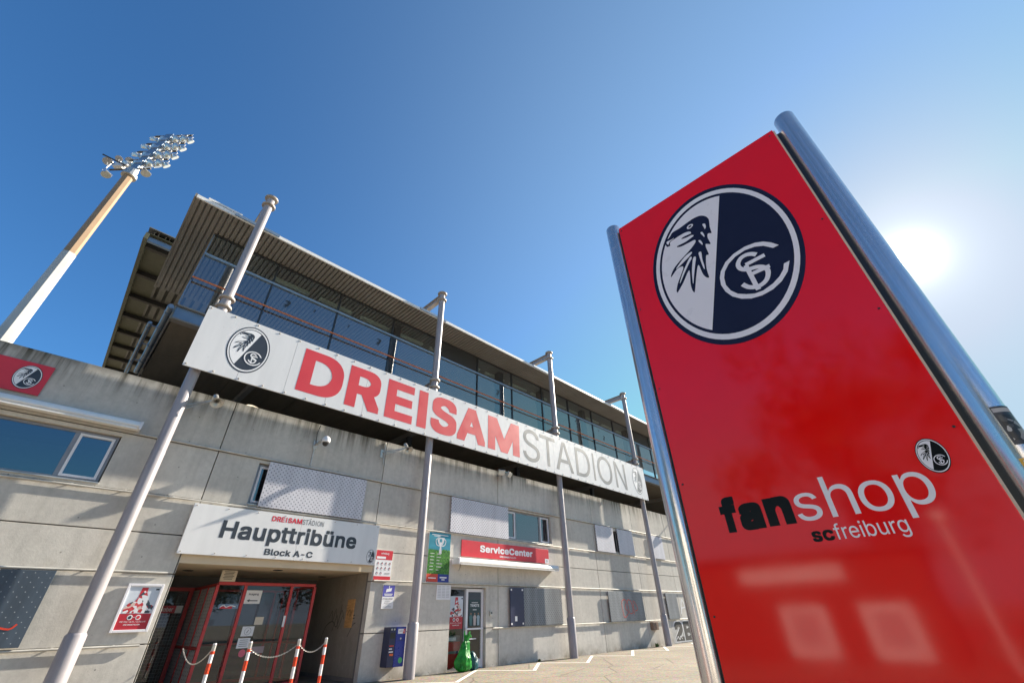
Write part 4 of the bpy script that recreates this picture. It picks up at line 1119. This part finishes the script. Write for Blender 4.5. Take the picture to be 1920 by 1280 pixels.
# ------------------------------------------------------------------ horn speakers, floodlights, camera on the parapet
def horn(x, z, label):
    t = empty('horn_speaker', (x, 13.5, z), label, 'loudspeaker', 'horn loudspeakers on the parapet')
    a = Vector((x, 13.49, z)); b = Vector((x+0.55, 12.85, z+0.12))
    m = MB(); m.bar(a, b, 0.03, 0.03, M_GALV); m.bar(a + Vector((0,0,-0.12)), b, 0.02, 0.02, M_GALV); m.box(x-0.05, x+0.05, 13.47, 13.498, z-0.18, z+0.1, M_GALV); m.build('bracket', t)
    ax = Vector((0.12, -0.45, -0.55)).normalized()
    m = MB(); m.lathe(b - ax*0.16 + Vector((0.05,0,0.05)), [(0.06, 0.0), (0.065, 0.14), (0.035, 0.15), (0.045, 0.2), (0.075, 0.27), (0.15, 0.34), (0.158, 0.345), (0.14, 0.34), (0.07, 0.275), (0.03, 0.2)], M_GALV, 22, axis=ax); m.build('horn', t, smooth=True)
    m = MB(); m.lathe(b + ax*0.06 + Vector((0.05,0,0.05)), [(0.02, 0), (0.035, 0.05), (0.0, 0.06)], M_BLACK, 12, axis=ax); m.build('driver', t, smooth=True)
horn(1.19, 6.36, 'grey horn loudspeaker on a bracket beside the badge end of the banner')
horn(7.2, 6.42, 'grey horn loudspeaker on a bracket under the letters of the name banner')

t = empty('dome_camera', (4.86, 13.5, 6.2), 'white dome surveillance camera on a bent arm above the pale shutter', 'camera')
m = MB(); m.box(4.80, 4.92, 13.46, 13.497, 6.02, 6.28, M_GALV); m.bar((4.86, 13.46, 6.15), (4.95, 12.98, 6.25), 0.05, 0.06, M_GALV); m.tube([(4.86,13.46,6.7),(4.83,13.3,6.75),(4.82,13.42,6.5),(4.86,13.44,6.2)], 0.012, M_BLACK); m.build('arm', t)
m = MB(); m.lathe((4.96, 12.93, 6.10), [(0.11, 0.0), (0.125, 0.02), (0.125, 0.10), (0.10, 0.16), (0.05, 0.2), (0.0, 0.2)], M_CAMW, 22); m.build('housing', t, smooth=True)
m = MB(); m.lathe((4.96, 12.93, 6.10), [(0.095, 0.0), (0.085, -0.06), (0.05, -0.10), (0.0, -0.112)], M_BLACK, 20); m.build('dome', t, smooth=True)

def flood(x, z, label):
    t = empty('wall_floodlight', (x, 13.5, z), label, 'floodlight', 'small floodlights on the parapet')
    m = MB(); m.bar((x, 13.49, z-0.1), (x, 13.1, z+0.05), 0.04, 0.04, M_GALV); m.box(x-0.35, x+0.35, 13.08, 13.12, z+0.03, z+0.07, M_GALV); m.build('bracket', t)
    for s_ in (-1, 1):
        c = Vector((x+s_*0.24, 13.02, z-0.04)); dn = Vector((s_*0.25, -0.75, -0.5)).normalized(); ex = dn.cross(Vector((0,0,1))).normalized(); ey = ex.cross(dn)
        m = MB(); m.obox(c, ex*0.15, ey*0.11, dn*0.05, M_GALV); m.build('lamp', t, bevel=0.01)
        m = MB(); m.obox(c + dn*0.052, ex*0.13, ey*0.09, dn*0.004, M_LAMPG); m.build('lens', t)
flood(12.9, 6.68, 'pair of small floodlights on the parapet above the windows over the street door')
flood(28.95, 6.66, 'pair of small floodlights on the parapet beyond the last mast in view')

t = empty('satellite_dish', (3.0, 13.8, 6.6), 'pale satellite dish rim showing over the parapet under the banner', 'dish')
m = MB(); m.lathe((3.02, 14.2, 6.83), [(0.0, 0.0), (0.2, 0.03), (0.36, 0.11), (0.36, 0.125), (0.2, 0.05), (0.0, 0.02)], M_PAPERB, 24, axis=(0.2,-0.8,0.5), caps=False); m.build('dish', t, smooth=True)
m = MB(); m.cyl((3.02, 14.25, 6.45), (3.02, 14.25, 6.85), 0.03, M_GALV); m.build('stand', t)

m = MB(); m.box(12.45, 12.57, 13.44, 13.497, 1.50, 1.64, M_GALV); m.lathe((12.51, 13.44, 1.58), [(0.03, 0), (0.03, 0.012)], M_BLACK, 12, axis=(0,-1,0)); m.build('intercom', label='small metal intercom on the wall beside the street door frame', category='intercom')

# ------------------------------------------------------------------ blue ticket machine
t = empty('ticket_machine', (8.65, 13.35, 0.30), 'dark blue ticket machine hung on the wall beside the second mast', 'ticket machine')
m = MB(); m.box(8.36, 8.70, 13.14, 13.49, 0.31, 1.27, M_BLUEBOX); m.build('cabinet', t, bevel=0.012)
m = MB(); m.box(8.14, 8.357, 13.14, 13.49, 0.31, 1.27, M_BLUEDK); m.build('side_cabinet', t, bevel=0.012)
FT = facade(13.14)
m = MB(); m.rect(8.37, 8.69, 0.93, 0.936, FT, 0.002, M_INK); m.slab(8.42, 8.67, 1.10, 1.22, FT, 0, 0.004, M_PRINTW); m.sheet([[(8.58,1.105),(8.665,1.105),(8.665,1.215),(8.61,1.215)]], FT, 0.006, M_SIGNRED)
m.rect(8.45, 8.57, 1.155, 1.175, FT, 0.006, M_SEAM); m.text('C', 8.615, 8.65, 1.13, 1.18, FT, 0.008, M_PRINTW, 0.04); m.build('print', t)
m = MB(); m.lathe(FT.at(8.58, 0.46), [(0.0, 0.004), (0.07, 0.004), (0.07, 0.0)], mat('green_sticker', (0.10,0.45,0.16), 0.5), 18, axis=(0,-1,0), caps=False); m.build('sticker', t)
m = MB(); m.slab(8.17, 8.32, 0.99, 1.13, FT, 0, 0.006, M_BLACK); m.build('coin_slot', t)
for x, z in ((8.20, 1.21), (8.29, 1.21), (8.53, 0.98)):
    m = MB(); m.lathe(FT.at(x, z), [(0.0, 0.006), (0.024, 0.006), (0.024, 0.0)], M_GALV, 14, axis=(0,-1,0), caps=False); m.build('button', t)
m = MB()
for j in range(3): m.rect(8.17, 8.31-0.04*(j % 2), 0.80-j*0.07, 0.825-j*0.07, FT, 0.003, M_SPRAYR if j == 0 else M_PRINTW)
m.rect(8.20, 8.32, 0.58, 0.63, FT, 0.004, mat('orange_print', (0.75,0.13,0.03), 0.5)); m.build('print', t)

# ------------------------------------------------------------------ rubbish bags by the door
def bag(name, cx, cy, h, r, m, label, knot):
    N, K = 64, 44; vs = []
    for k in range(K):
        u = k/(K-1); z = h*u
        if knot:
            rad = r*(0.80 + 0.22*sin(min(1, u/0.3)*pi/2))*min(1, 0.5+u*9) if u < 0.34 else r*(1.02 - 0.80*((u-0.34)/0.66)**0.9)
        else:
            rad = r*(0.75 + 0.27*sin(min(1, u/0.35)*pi/2))*min(1, 0.5+u*9) if u < 0.4 else r*max(0.08, math.sqrt(max(0.0, 1.04 - ((u-0.4)/0.6)**2)))
        if knot and u > 0.80: rad = 0.085 + 0.05*((u-0.80)/0.20)**2
        for i in range(N):
            t = 2*pi*i/N
            nz = mnoise.noise(Vector((cos(t)*1.7, sin(t)*1.7, z*3.1+h*9))); nf = abs(mnoise.noise(Vector((cos(t)*4.5, sin(t)*4.5, z*5+3))))
            w_ = 1 + 0.26*nz + 0.42*(nf-0.25) + (0.16*u if knot else 0.05)*sin(7*t+2*sin(4*u))
            lean = (0.17*u*u if knot else -0.05*u)
            vs.append((cx+lean+rad*w_*cos(t), cy+0.03*u+rad*w_*(0.8-(0.35*u if knot else 0))*sin(t), z*(1+0.03*nz)+0.004+(0.07*sin(3*t)+0.04*sin(5*t+1) if k == K-1 and knot else 0)))
    fs = [(k*N+i, k*N+(i+1) % N, (k+1)*N+(i+1) % N, (k+1)*N+i) for k in range(K-1) for i in range(N)] + [tuple(range(N-1,-1,-1)), tuple(range((K-1)*N, K*N))]
    q = MB(); q.mesh(vs, fs, m); return q
def plastic(name, col, alpha):
    m, n, out = _new(name)
    p = n.nodes.new('ShaderNodeBsdfPrincipled'); t = n.nodes.new('ShaderNodeBsdfTranslucent')
    col4 = tuple(col) + (1,)
    k = _map(n, _noise(n, 7.0, 4), 0.35, 0.65, 0.55, 1.3); c = _mix(n, 1.0, col4, k, 'MULTIPLY')
    n.links.new(c, p.inputs['Base Color']); n.links.new(c, t.inputs[0]); p.inputs['Roughness'].default_value = 0.32
    b = n.nodes.new('ShaderNodeBump'); b.inputs['Strength'].default_value = 0.9; b.inputs['Distance'].default_value = 0.03
    n.links.new(_noise(n, (16, 16, 7), 5, 0.6), b.inputs['Height']); n.links.new(b.outputs[0], p.inputs['Normal'])
    mxs = n.nodes.new('ShaderNodeMixShader'); mxs.inputs[0].default_value = alpha
    n.links.new(p.outputs[0], mxs.inputs[1]); n.links.new(t.outputs[0], mxs.inputs[2]); n.links.new(mxs.outputs[0], out.inputs[0]); return m
q = bag('rubbish_bag', 11.02, 13.18, 0.98, 0.28, plastic('green_plastic', (0.04,0.38,0.06), 0.45), '', True)
q.build('rubbish_bag', smooth=True, auto=80, label='tall bright green plastic rubbish bag leaning by the street door', category='rubbish bag', group='rubbish bags by the door')
q = bag('rubbish_bag', 11.52, 13.26, 0.50, 0.20, plastic('teal_plastic', (0.015,0.10,0.12), 0.2), '', False)
q.build('rubbish_bag', smooth=True, auto=80, label='small dark teal rubbish bag slumped behind the green bag', category='rubbish bag', group='rubbish bags by the door')

# ------------------------------------------------------------------ striped bollards and chains
BX = [(3.34, 12.2), (4.05, 12.2), (5.12, 12.2), (5.78, 12.2)]
BL = ['striped bollard whose chain runs back to the entrance wall', 'striped bollard in front of the paper notices on the vestibule glass', 'striped bollard at the outer corner post of the red vestibule', 'striped bollard before the scribbled recess wall']
M_BW = mat('bollard_white', (0.72, 0.70, 0.70), 0.35, ns=6, na=0.15); M_BR = mat('bollard_red', (0.72, 0.055, 0.012), 0.4, ns=6, na=0.12)
def bollard(x, y, label):
    t = empty('bollard', (x, y, 0), 'red and white ' + label, 'bollard', 'striped bollards before the entrance')
    m = MB(); m.lathe((x, y, 0), [(0.036, 0), (0.036, 1.10), (0.03, 1.12), (0, 1.12)], M_BW, 18); m.build('post', t, smooth=True)
    for z0, z1 in ((0.60, 0.78), (0.93, 0.985), (0.20, 0.38)):
        m = MB(); m.lathe((x, y, 0), [(0.0362, z0), (0.0378, z0), (0.0378, z1), (0.0362, z1)], M_BR, 18, caps=False); m.build('stripe', t, smooth=True)
    m = MB(); m.lathe((x, y, 0), [(0.07, 0), (0.07, 0.012), (0.04, 0.014)], M_GALV, 18); m.build('base_plate', t, smooth=True)
    m = MB(); m.lathe((x, y, 0.99), [(0.0365, 0), (0.0375, 0), (0.0375, 0.105), (0.0365, 0.105)], M_GALV, 18, caps=False); m.build('sleeve', t, smooth=True)
    return t
b0 = bollard(BX[0][0], BX[0][1], BL[0])
for (x, y), l in zip(BX[1:], BL[1:]): copy_thing(b0, (x, y, 0), 'red and white ' + l)
def chain(a, b, sag, label):
    a, b = Vector(a), Vector(b); L = (b-a).length; n = int((L + sag*1.2)/0.034)
    m = MB()
    def P(u): p = a.lerp(b, u); p.z -= sag*4*u*(1-u); return p
    for i in range(n):
        p, q_ = P(i/n), P((i+1)/n); c = (p+q_)/2; d = (q_-p).normalized(); up = Vector((0,0,1)); s_ = d.cross(up).normalized(); up = s_.cross(d)
        w_ = s_ if i % 2 else up
        pts = [c + d*(0.024*cos(t*pi/4)) + w_*(0.011*sin(t*pi/4)) for t in range(9)]
        m.tube(pts, 0.0042, M_GALV, n=5)
    m.build('chain', label=label, category='chain', group='chains between the bollards')
chain((3.06, 13.42, 1.02), (3.31, 12.2, 1.0), 0.26, 'slack chain from a striped bollard back to the entrance wall')
chain((4.09, 12.2, 0.97), (5.08, 12.2, 1.0), 0.18, 'slack metal chain between two striped bollards in front of the vestibule glass')
chain((5.16, 12.2, 1.0), (5.74, 12.2, 1.0), 0.15, 'slack metal chain between two striped bollards before the scribbled recess wall')

# weeds at the wall foot
def weed(x, y, s, label):
    m = MB(); rg = random.Random(int(x*10)); gm_ = mat('weed_green', (0.10,0.16,0.03), 0.7, ns=20, na=0.4)
    for i in range(60):
        a = rg.random()*2*pi; l = s*(0.4+0.6*rg.random()); r0 = 0.5*s*rg.random(); bx, by = x+r0*cos(a)*1.6, y+r0*sin(a)*0.4
        d = Vector((cos(a)*0.5, sin(a)*0.4, 1)).normalized()*l; sd = Vector((-sin(a), cos(a), 0))*0.014
        m.face([(bx-sd.x,by-sd.y,0), (bx+sd.x,by+sd.y,0), (bx+d.x*0.6+sd.x*1.2,by+d.y*0.6+sd.y,d.z*0.6), (bx+d.x,by+d.y,d.z)], gm_)
    m.build('weed', label=label, category='weed')
weed(24.0, 13.36, 0.20, 'tuft of green weeds at the wall foot near the rusty junction box')
weed(15.0, 13.42, 0.09, 'tiny weed sprout at the wall foot under the dark shutter')

# ------------------------------------------------------------------ the red totem sign
XS = 3.2
t = empty('totem_sign', (XS+0.05, 0.55, 0), 'tall glossy red totem sign between two stainless steel posts', 'sign')
FT = Frame((XS, 0, 0), (0,-1,0), (0,0,1))
m = MB(); m.box(XS, XS+0.09, -0.235, 1.372, 0.12, 5.055, M_TOTEM); m.build('panel', t, bevel=0.003)
m = MB(); m.box(XS+0.006, XS+0.084, -0.2475, -0.2352, 0.12, 5.04, M_PAPERB); m.box(XS+0.006, XS+0.084, 1.3722, 1.379, 0.12, 5.04, M_BLACK); m.build('edge_trim', t)
for y in (-0.350, 1.460):
    m = MB(); m.lathe((XS+0.05, y, 0), [(0.078, 0), (0.078, 5.14), (0.0765, 5.145)], M_CHROME, 48); o = m.build('post', t, smooth=True)
    m = MB(); m.lathe((XS+0.05, y, 5.1452), [(0.076, 0), (0.074, 0.004), (0.0, 0.006)], M_CHROME, 48); m.build('cap', o, smooth=True)
    m = MB(); m.lathe((XS+0.05, y, 0.001), [(0.15, 0), (0.15, 0.02), (0.08, 0.022)], M_GALV, 32); m.build('base_plate', o, smooth=True)
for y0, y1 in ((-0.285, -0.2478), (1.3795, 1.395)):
    m = MB(); m.box(XS+0.030, XS+0.075, y0, y1, 0.12, 5.0, M_BLACK); m.build('gap_filler', t)  # black strip added in place of the dark gap beside each post
m = MB(); crest(m, FT, -0.547, 4.0147, 0.604, 0.846, 0.0012, M_NAVY, M_TWHITE, 0.0007); m.build('badge', t)
m = MB(); crest(m, FT, 0.057, 2.128, 0.064, 0.094, 0.0012, M_TBLACK, M_TWHITE, 0.0006); m.build('badge', t)
m = MB()
m.text('f', -1.128, -1.018, 1.885, 2.108, FT, 0.0012, M_TBLACK, 0.075); m.text('a', -1.010, -0.865, 1.885, 2.050, FT, 0.0012, M_TBLACK, 0.075); m.text('n', -0.845, -0.690, 1.890, 2.058, FT, 0.0012, M_TBLACK, 0.075); m.build('lettering', t)
m = MB(); m.text('sc', -0.640, -0.527, 1.777, 1.835, FT, 0.0012, M_TBLACK, 0.045); m.build('lettering', t)
m = MB()
m.text('s', -0.672, -0.537, 1.893, 2.052, FT, 0.0012, M_TWHITE, -0.004); m.text('h', -0.497, -0.357, 1.896, 2.125, FT, 0.0012, M_TWHITE, -0.004)
m.text('o', -0.335, -0.182, 1.893, 2.058, FT, 0.0012, M_TWHITE, -0.004); m.text('p', -0.150, -0.005, 1.840, 2.066, FT, 0.0012, M_TWHITE, -0.004)
m.text('freiburg', -0.522, -0.182, 1.755, 1.862, FT, 0.0012, M_TWHITE, 0.002); m.build('lettering', t)
rivets(t, [(XS-0.0005, y, z) for y in (-0.2, 1.34) for z in (0.6, 1.42, 2.25, 3.05, 3.9, 5.0)], 0.007, (-1,0,0), M_BLACK, 0.004)
def post_sticker(z0, z1, a0, a1, m, y=-0.352, r=0.0788, extra=()):
    q = MB()
    def arc(b0, b1, c0, c1, rr_, mm):
        N = 10; vs = [(XS+0.05-rr_*cos(b0+(b1-b0)*i/N), y-rr_*sin(b0+(b1-b0)*i/N), c) for c in (c0, c1) for i in range(N+1)]
        q.mesh(vs, [(i, i+1, N+1+i+1, N+1+i) for i in range(N)], mm)
    arc(a0, a1, z0, z1, r, m)
    for i, (u0, u1, w0, w1, mm) in enumerate(extra): arc(a0+(a1-a0)*u0, a0+(a1-a0)*u1, z0+(z1-z0)*w0, z0+(z1-z0)*w1, r+0.0003*(i+1), mm)
    return q
q = post_sticker(2.10, 2.30, 0.10, 1.35, M_INK, extra=((.03,.97,.84,.95,M_SEAM),(.10,.90,.10,.76,speckle('grey_photo_print', [(0.02,0.02,0.022),(0.07,0.07,0.07),(0.25,0.25,0.25),(0.03,0.03,0.03),(0.45,0.45,0.45)], 42))))
q.build('sticker', label='black and white picture sticker on a steel post of the red totem', category='sticker', group='stickers on the steel post')
q = post_sticker(1.93, 2.035, -0.15, 1.0, mat('yellow_print', (0.70,0.42,0.06), 0.4), extra=((0,1,.0,.25,M_SIGNRED),(.12,.88,.3,.9,M_PRINTW),(.2,.35,.4,.65,M_SIGNRED),(.45,.8,.5,.6,M_INK),(.5,.6,.35,.8,M_INK)))
q.build('sticker', label='yellow and red sticker on a steel post of the red totem', category='sticker', group='stickers on the steel post')

# ------------------------------------------------------------------ stadium floodlight mast
MX, MY = -7.95, 45.0
t = empty('floodlight_mast', (MX, MY, 0), 'very tall octagonal floodlight mast with four rows of lamps behind the stand', 'floodlight mast')
m = MB(); m.lathe((MX, MY, 0), [(0.78, 0), (0.47, 28.4)], M_MASTG, 8); m.build('lower_shaft', t)
m = MB(); m.lathe((MX, MY, 0), [(0.45, 28.35), (0.40, 39.5)], M_TAN, 8); m.build('upper_shaft', t)
m = MB(); m.lathe((MX, MY, 39.0), [(0.42, 0), (0.62, 0.05), (0.62, 0.35), (0.45, 0.4), (0.45, 1.1)], M_GALV, 16); m.build('head_collar', t)
bv = Vector((0.692, -0.722, 0)); nv = Vector((0.722, 0.692, 0)); uv = (nv*0.11 + Vector((0,0,1))).normalized(); hd = Vector((MX, MY, 39.9))
m = MB(); m.obox(hd + uv*4.0 + nv*-0.15, bv*0.42, uv*3.9, nv*0.06, M_BLUE)
m.bar(hd + bv*-0.42 , hd + bv*-0.42 + uv*7.9, 0.12, 0.12, M_GALV); m.bar(hd + bv*0.42, hd + bv*0.42 + uv*7.9, 0.12, 0.12, M_GALV)
for z in (2.35, 4.15, 5.95, 7.75):
    m.bar(hd + bv*-1.75 + uv*z, hd + bv*2.45 + uv*z, 0.16, 0.10, M_PURLIN)
    m.bar(hd + bv*-1.75 + uv*(z+0.25), hd + bv*2.45 + uv*(z+0.25), 0.04, 0.04, M_GALV)
for z in (1.6, 3.0, 4.8, 6.6): m.obox(hd + uv*z + nv*-0.25, bv*0.36, uv*0.25, nv*0.03, M_SILVER)
m.build('head_frame', t)
def lamp(c, aim, s, rig):
    m = MB(); m.lathe(c - aim*0.28*s, [(0.10*s, 0.0), (0.20*s, 0.06*s), (0.36*s, 0.36*s), (0.40*s, 0.50*s), (0.36*s, 0.50*s)], M_SILVER, 16, axis=aim, caps=True)
    o = m.build('floodlight', t, smooth=True)
    m = MB(); m.lathe(c - aim*0.28*s, [(0.0, 0.505*s), (0.38*s, 0.505*s), (0.38*s, 0.512*s)], M_LAMPG, 16, axis=aim, caps=False); m.build('lens', o)
    m = MB(); sd = aim.cross(Vector((0,0,1))).normalized(); m.tube([c + sd*0.42*s, c + sd*0.42*s + uv*0.35*s, c - sd*0.42*s + uv*0.35*s, c - sd*0.42*s], 0.03, M_GALV, n=6); m.build('yoke', o)
for r_, z in enumerate((1.75, 3.55, 5.35, 7.15)):
    for i, xb in enumerate((-1.6, -1.0, -0.5, 0.5, 0.95, 1.4, 1.85, 2.3)):
        aim = (nv*0.75 + bv*(0.25*(i-2)/3) - Vector((0,0,0.62))).normalized()
        lamp(hd + bv*xb + uv*z + nv*(0.25 if i % 2 else -0.05), aim, 0.95, None)
m = MB(); pb = hd + uv*0.5
m.bar(pb + bv*-2.6, pb + bv*1.6, 0.14, 0.12, M_PURLIN); m.bar(pb + bv*-2.9 + nv*-1.2 + uv*1.0, pb + bv*-1.0 + nv*-0.2 + uv*0.4, 0.10, 0.10, M_PURLIN); m.bar(pb + bv*-3.2 + uv*1.4, pb + bv*-1.2 + uv*0.8, 0.1, 0.1, M_PURLIN)
for a in (-3.2, -2.4, -1.6): m.bar(pb + bv*a + uv*0.4, pb + bv*a + uv*1.7, 0.05, 0.05, M_GALV)
m.build('platform', t)
m = MB(); m.obox(pb + bv*-2.0 + uv*0.75, bv*0.4, uv*0.35, nv*0.25, M_CAMW); m.obox(pb + bv*-1.3 + uv*0.9, bv*0.2, uv*0.2, nv*0.2, M_CAMW); m.build('equipment_box', t)
for a, h, r_ in ((-3.9, 1.9, 0.42), (-3.0, 2.4, 0.32), (-1.6, 1.9, 0.36)):
    m = MB(); m.lathe(pb + bv*a + uv*h, [(0, 0), (r_*0.6, 0.05), (r_, 0.16), (r_, 0.19), (0, 0.12)], M_SEAM, 18, axis=(0.1,-0.5,-0.75), caps=False); m.bar(pb + bv*a + uv*h, pb + bv*(a+0.4) + uv*(h-0.9), 0.06, 0.06, M_GALV); m.build('antenna_dish', t)
for a in (-2.5, 1.5): lamp(pb + bv*a - uv*0.75, Vector((0.2,-0.3,-0.9)).normalized(), 1.0, None)

# ------------------------------------------------------------------ roof of the neighbouring stand
t = empty('grandstand_roof', (2, 20.3, 12), 'corrugated cantilever roof of the terrace rising behind the stand', 'roof')
def RZ(y): return 15.55 + (y-20.2)*0.112
m = MB(); X = -2.0; prof = []
while X < 9: prof += [(X, 0), (X+0.26, 0), (X+0.265, 0.24), (X+0.395, 0.24)]; X += 0.40
vs = [(x, y, RZ(y)+0.30+dz) for y in (20.0, 44.0) for x, dz in prof]; n = len(prof)
m.mesh(vs, [(i, i+1, n+i+1, n+i) for i in range(n-1)], M_DECKIN)
m.obox((3.5, 32.0, RZ(32)+0.60), (5.5,0,0), (0,12,12*0.112), (0,0,0.02), M_DECKIN); m.build('roof_deck', t)
y = 20.9
while y < 44:
    m = MB(); m.box(-1.85, 9, y-0.10, y+0.10, RZ(y)+0.02, RZ(y)+0.29, M_PURLIN); m.build('purlin', t); y += 2.95
m = MB(); m.obox((-1.93, 32.0, RZ(32)+0.12), (0.07,0,0), (0,12,12*0.112), (0,0,0.16), M_OLIVE); m.obox((-1.45, 32.0, RZ(32)+0.285), (0.40,0,0), (0,12,12*0.112), (0,0,0.008), M_OLIVE); m.build('verge_board', t)
m = MB(); m.box(-1.85, 9, 20.15, 20.3, RZ(20.2)-0.02, RZ(20.2)+0.2, M_BLUE); m.build('front_beam', t)
m = MB()
for x in (1.2, 8.0): m.cyl((x, 30.0, 0), (x, 30.0, RZ(30)), 0.25, M_PURLIN)
m.build('column', t)

# ------------------------------------------------------------------ trees and a low pavilion on the open side (mirrored in glass and red panel)
M_BARK = mat('bark', (0.09, 0.065, 0.045), 0.9, ns=6, na=0.3)
M_LEAF = mat('leaf', (0.030, 0.050, 0.013), 0.6, ns=1.2, na=0.5)
def tree(x, y, h, r, label):
    t = empty('tree', (x, y, 0), label, 'tree', 'trees on the open side of the square')
    m = MB(); m.cyl((x, y, 0), (x+0.1, y, h*0.55), 0.22, M_BARK, r1=0.10, n=10)
    rg = random.Random(int(x*7+y*3))
    for i in range(7):
        a = rg.random()*2*pi; m.cyl((x+0.05, y, h*(0.28+0.04*i)), (x+cos(a)*r*0.6, y+sin(a)*r*0.6, h*(0.5+0.05*i)), 0.07, M_BARK, r1=0.02, n=6)
    m.build('trunk', t, smooth=True)
    m = MB()
    cl = [(Vector((rg.gauss(0, .45)*r, rg.gauss(0, .45)*r, h*(0.62+rg.gauss(0, .15)))), r*(0.22+0.25*rg.random())) for _ in range(34)]
    for c, cr in cl:
        for _ in range(150):
            d = Vector((rg.gauss(0,1), rg.gauss(0,1), rg.gauss(0,.8))).normalized()*cr*(0.5+0.5*rg.random())
            p = c + d + Vector((x, y, 0)); e1 = Vector((rg.gauss(0,1), rg.gauss(0,1), rg.gauss(0,.6))).normalized(); e2 = e1.cross(Vector((rg.gauss(0,1), rg.gauss(0,1), rg.gauss(0,1)))).normalized()
            s_ = 0.14+0.14*rg.random(); m.face([p-e1*s_, p+e2*s_*0.5, p+e1*s_, p-e2*s_*0.5], M_LEAF)
    m.build('crown', t)
for x, y, h, r, l in ((-20, 2.6, 14.5, 4.9, 'tall dense tree right behind the low pavilion'), (-20, -5.5, 15.5, 5.2, 'tallest dense tree of the square behind a lamp post'), (-21, -17, 8, 3.0, 'small leafy tree in front of the added pale house'),
                      (-9, -21, 9, 3.4, 'tall leafy tree across the square from the office window'), (2, -25, 9, 4.0, 'spreading leafy tree across the square from the entrance'),
                      (13, -27, 9.5, 4.2, 'round leafy tree across the square from the street door'), (26, -27, 9, 4.2, 'low spreading leafy tree across the square from the dark shutters'), (40, -28, 9.5, 4.4, 'leafy tree at the far corner of the square')):
    tree(x, y, h, r, l)
t = empty('pavilion', (-12, 4.5, 0), 'low brick pavilion with a white sign band and white framed windows on the square', 'building')
M_BRICK = mat('dark_brick', (0.16, 0.06, 0.045), 0.85, na=0.25, ns=5)
m = MB(); m.box(-15, -12, 1.2, 8.8, 0, 2.9, M_BRICK); m.build('wall', t)
m = MB(); m.box(-15.2, -11.8, 1.0, 9.0, 2.9, 3.1, M_PURLIN); m.build('roof', t)
m = MB(); m.box(-11.99, -11.93, 3.2, 6.4, 2.2, 2.66, M_WTRIM); m.build('sign_band', t)
for y0, y1 in ((1.85, 3.15), (4.05, 5.4)):
    m = MB(); w_ = 0.26
    for a in ((y0,y0+w_,0.15,1.55),(y1-w_,y1,0.15,1.55),(y0+w_,y1-w_,1.55-w_,1.55),(y0+w_,y1-w_,0.15,0.15+w_)): m.box(-11.99, -11.9, a[0], a[1], a[2], a[3], M_WTRIM)
    o = m.build('window', t); m = MB(); m.box(-11.98, -11.95, y0+w_, y1-w_, 0.15+w_, 1.55-w_, M_SEAM); m.build('blind', o)
t = empty('lamp_post', (-11.5, 0.3, 0), 'pale grey lamp post standing beside the low pavilion', 'lamp post')
m = MB(); m.cyl((-11.5, 0.3, 0), (-11.5, 0.3, 3.4), 0.07, M_WTRIM); m.build('post', t, smooth=True)
m = MB(); m.lathe((-11.5, 0.3, 3.4), [(0.07, 0), (0.2, 0.1), (0.2, 0.3), (0.0, 0.4)], M_WTRIM); m.build('lamp_head', t, smooth=True)
t = empty('reflector_house', (-31, -30, 0), 'unseen long pale house added to bounce sunlight onto the red totem', 'building')  # out of view, added so its sunlit front brightens the shaded totem
M_REND = mat('pale_render', (0.82, 0.79, 0.74), 0.85, ns=0.6, na=0.06)
m = MB(); m.box(-36, -26, -54, -6.5, 0, 13.0, M_REND); m.build('wall', t)
m = MB(); m.box(-36.4, -25.6, -54.4, -6.1, 13.0, 13.4, M_PURLIN); m.build('roof', t)
for j in range(4):
    for i in range(12):
        y, z = -51.0+i*3.8, 1.0+j*2.9
        m = MB()
        for a in ((y-0.75,y-0.65,z,z+1.6),(y+0.65,y+0.75,z,z+1.6),(y-0.65,y+0.65,z+1.5,z+1.6),(y-0.65,y+0.65,z,z+0.1)): m.box(-25.99, -25.94, a[0], a[1], a[2], a[3], M_WTRIM)
        m.box(-25.995, -25.97, y-0.65, y+0.65, z+0.1, z+1.5, M_BLACK); m.build('window', t)
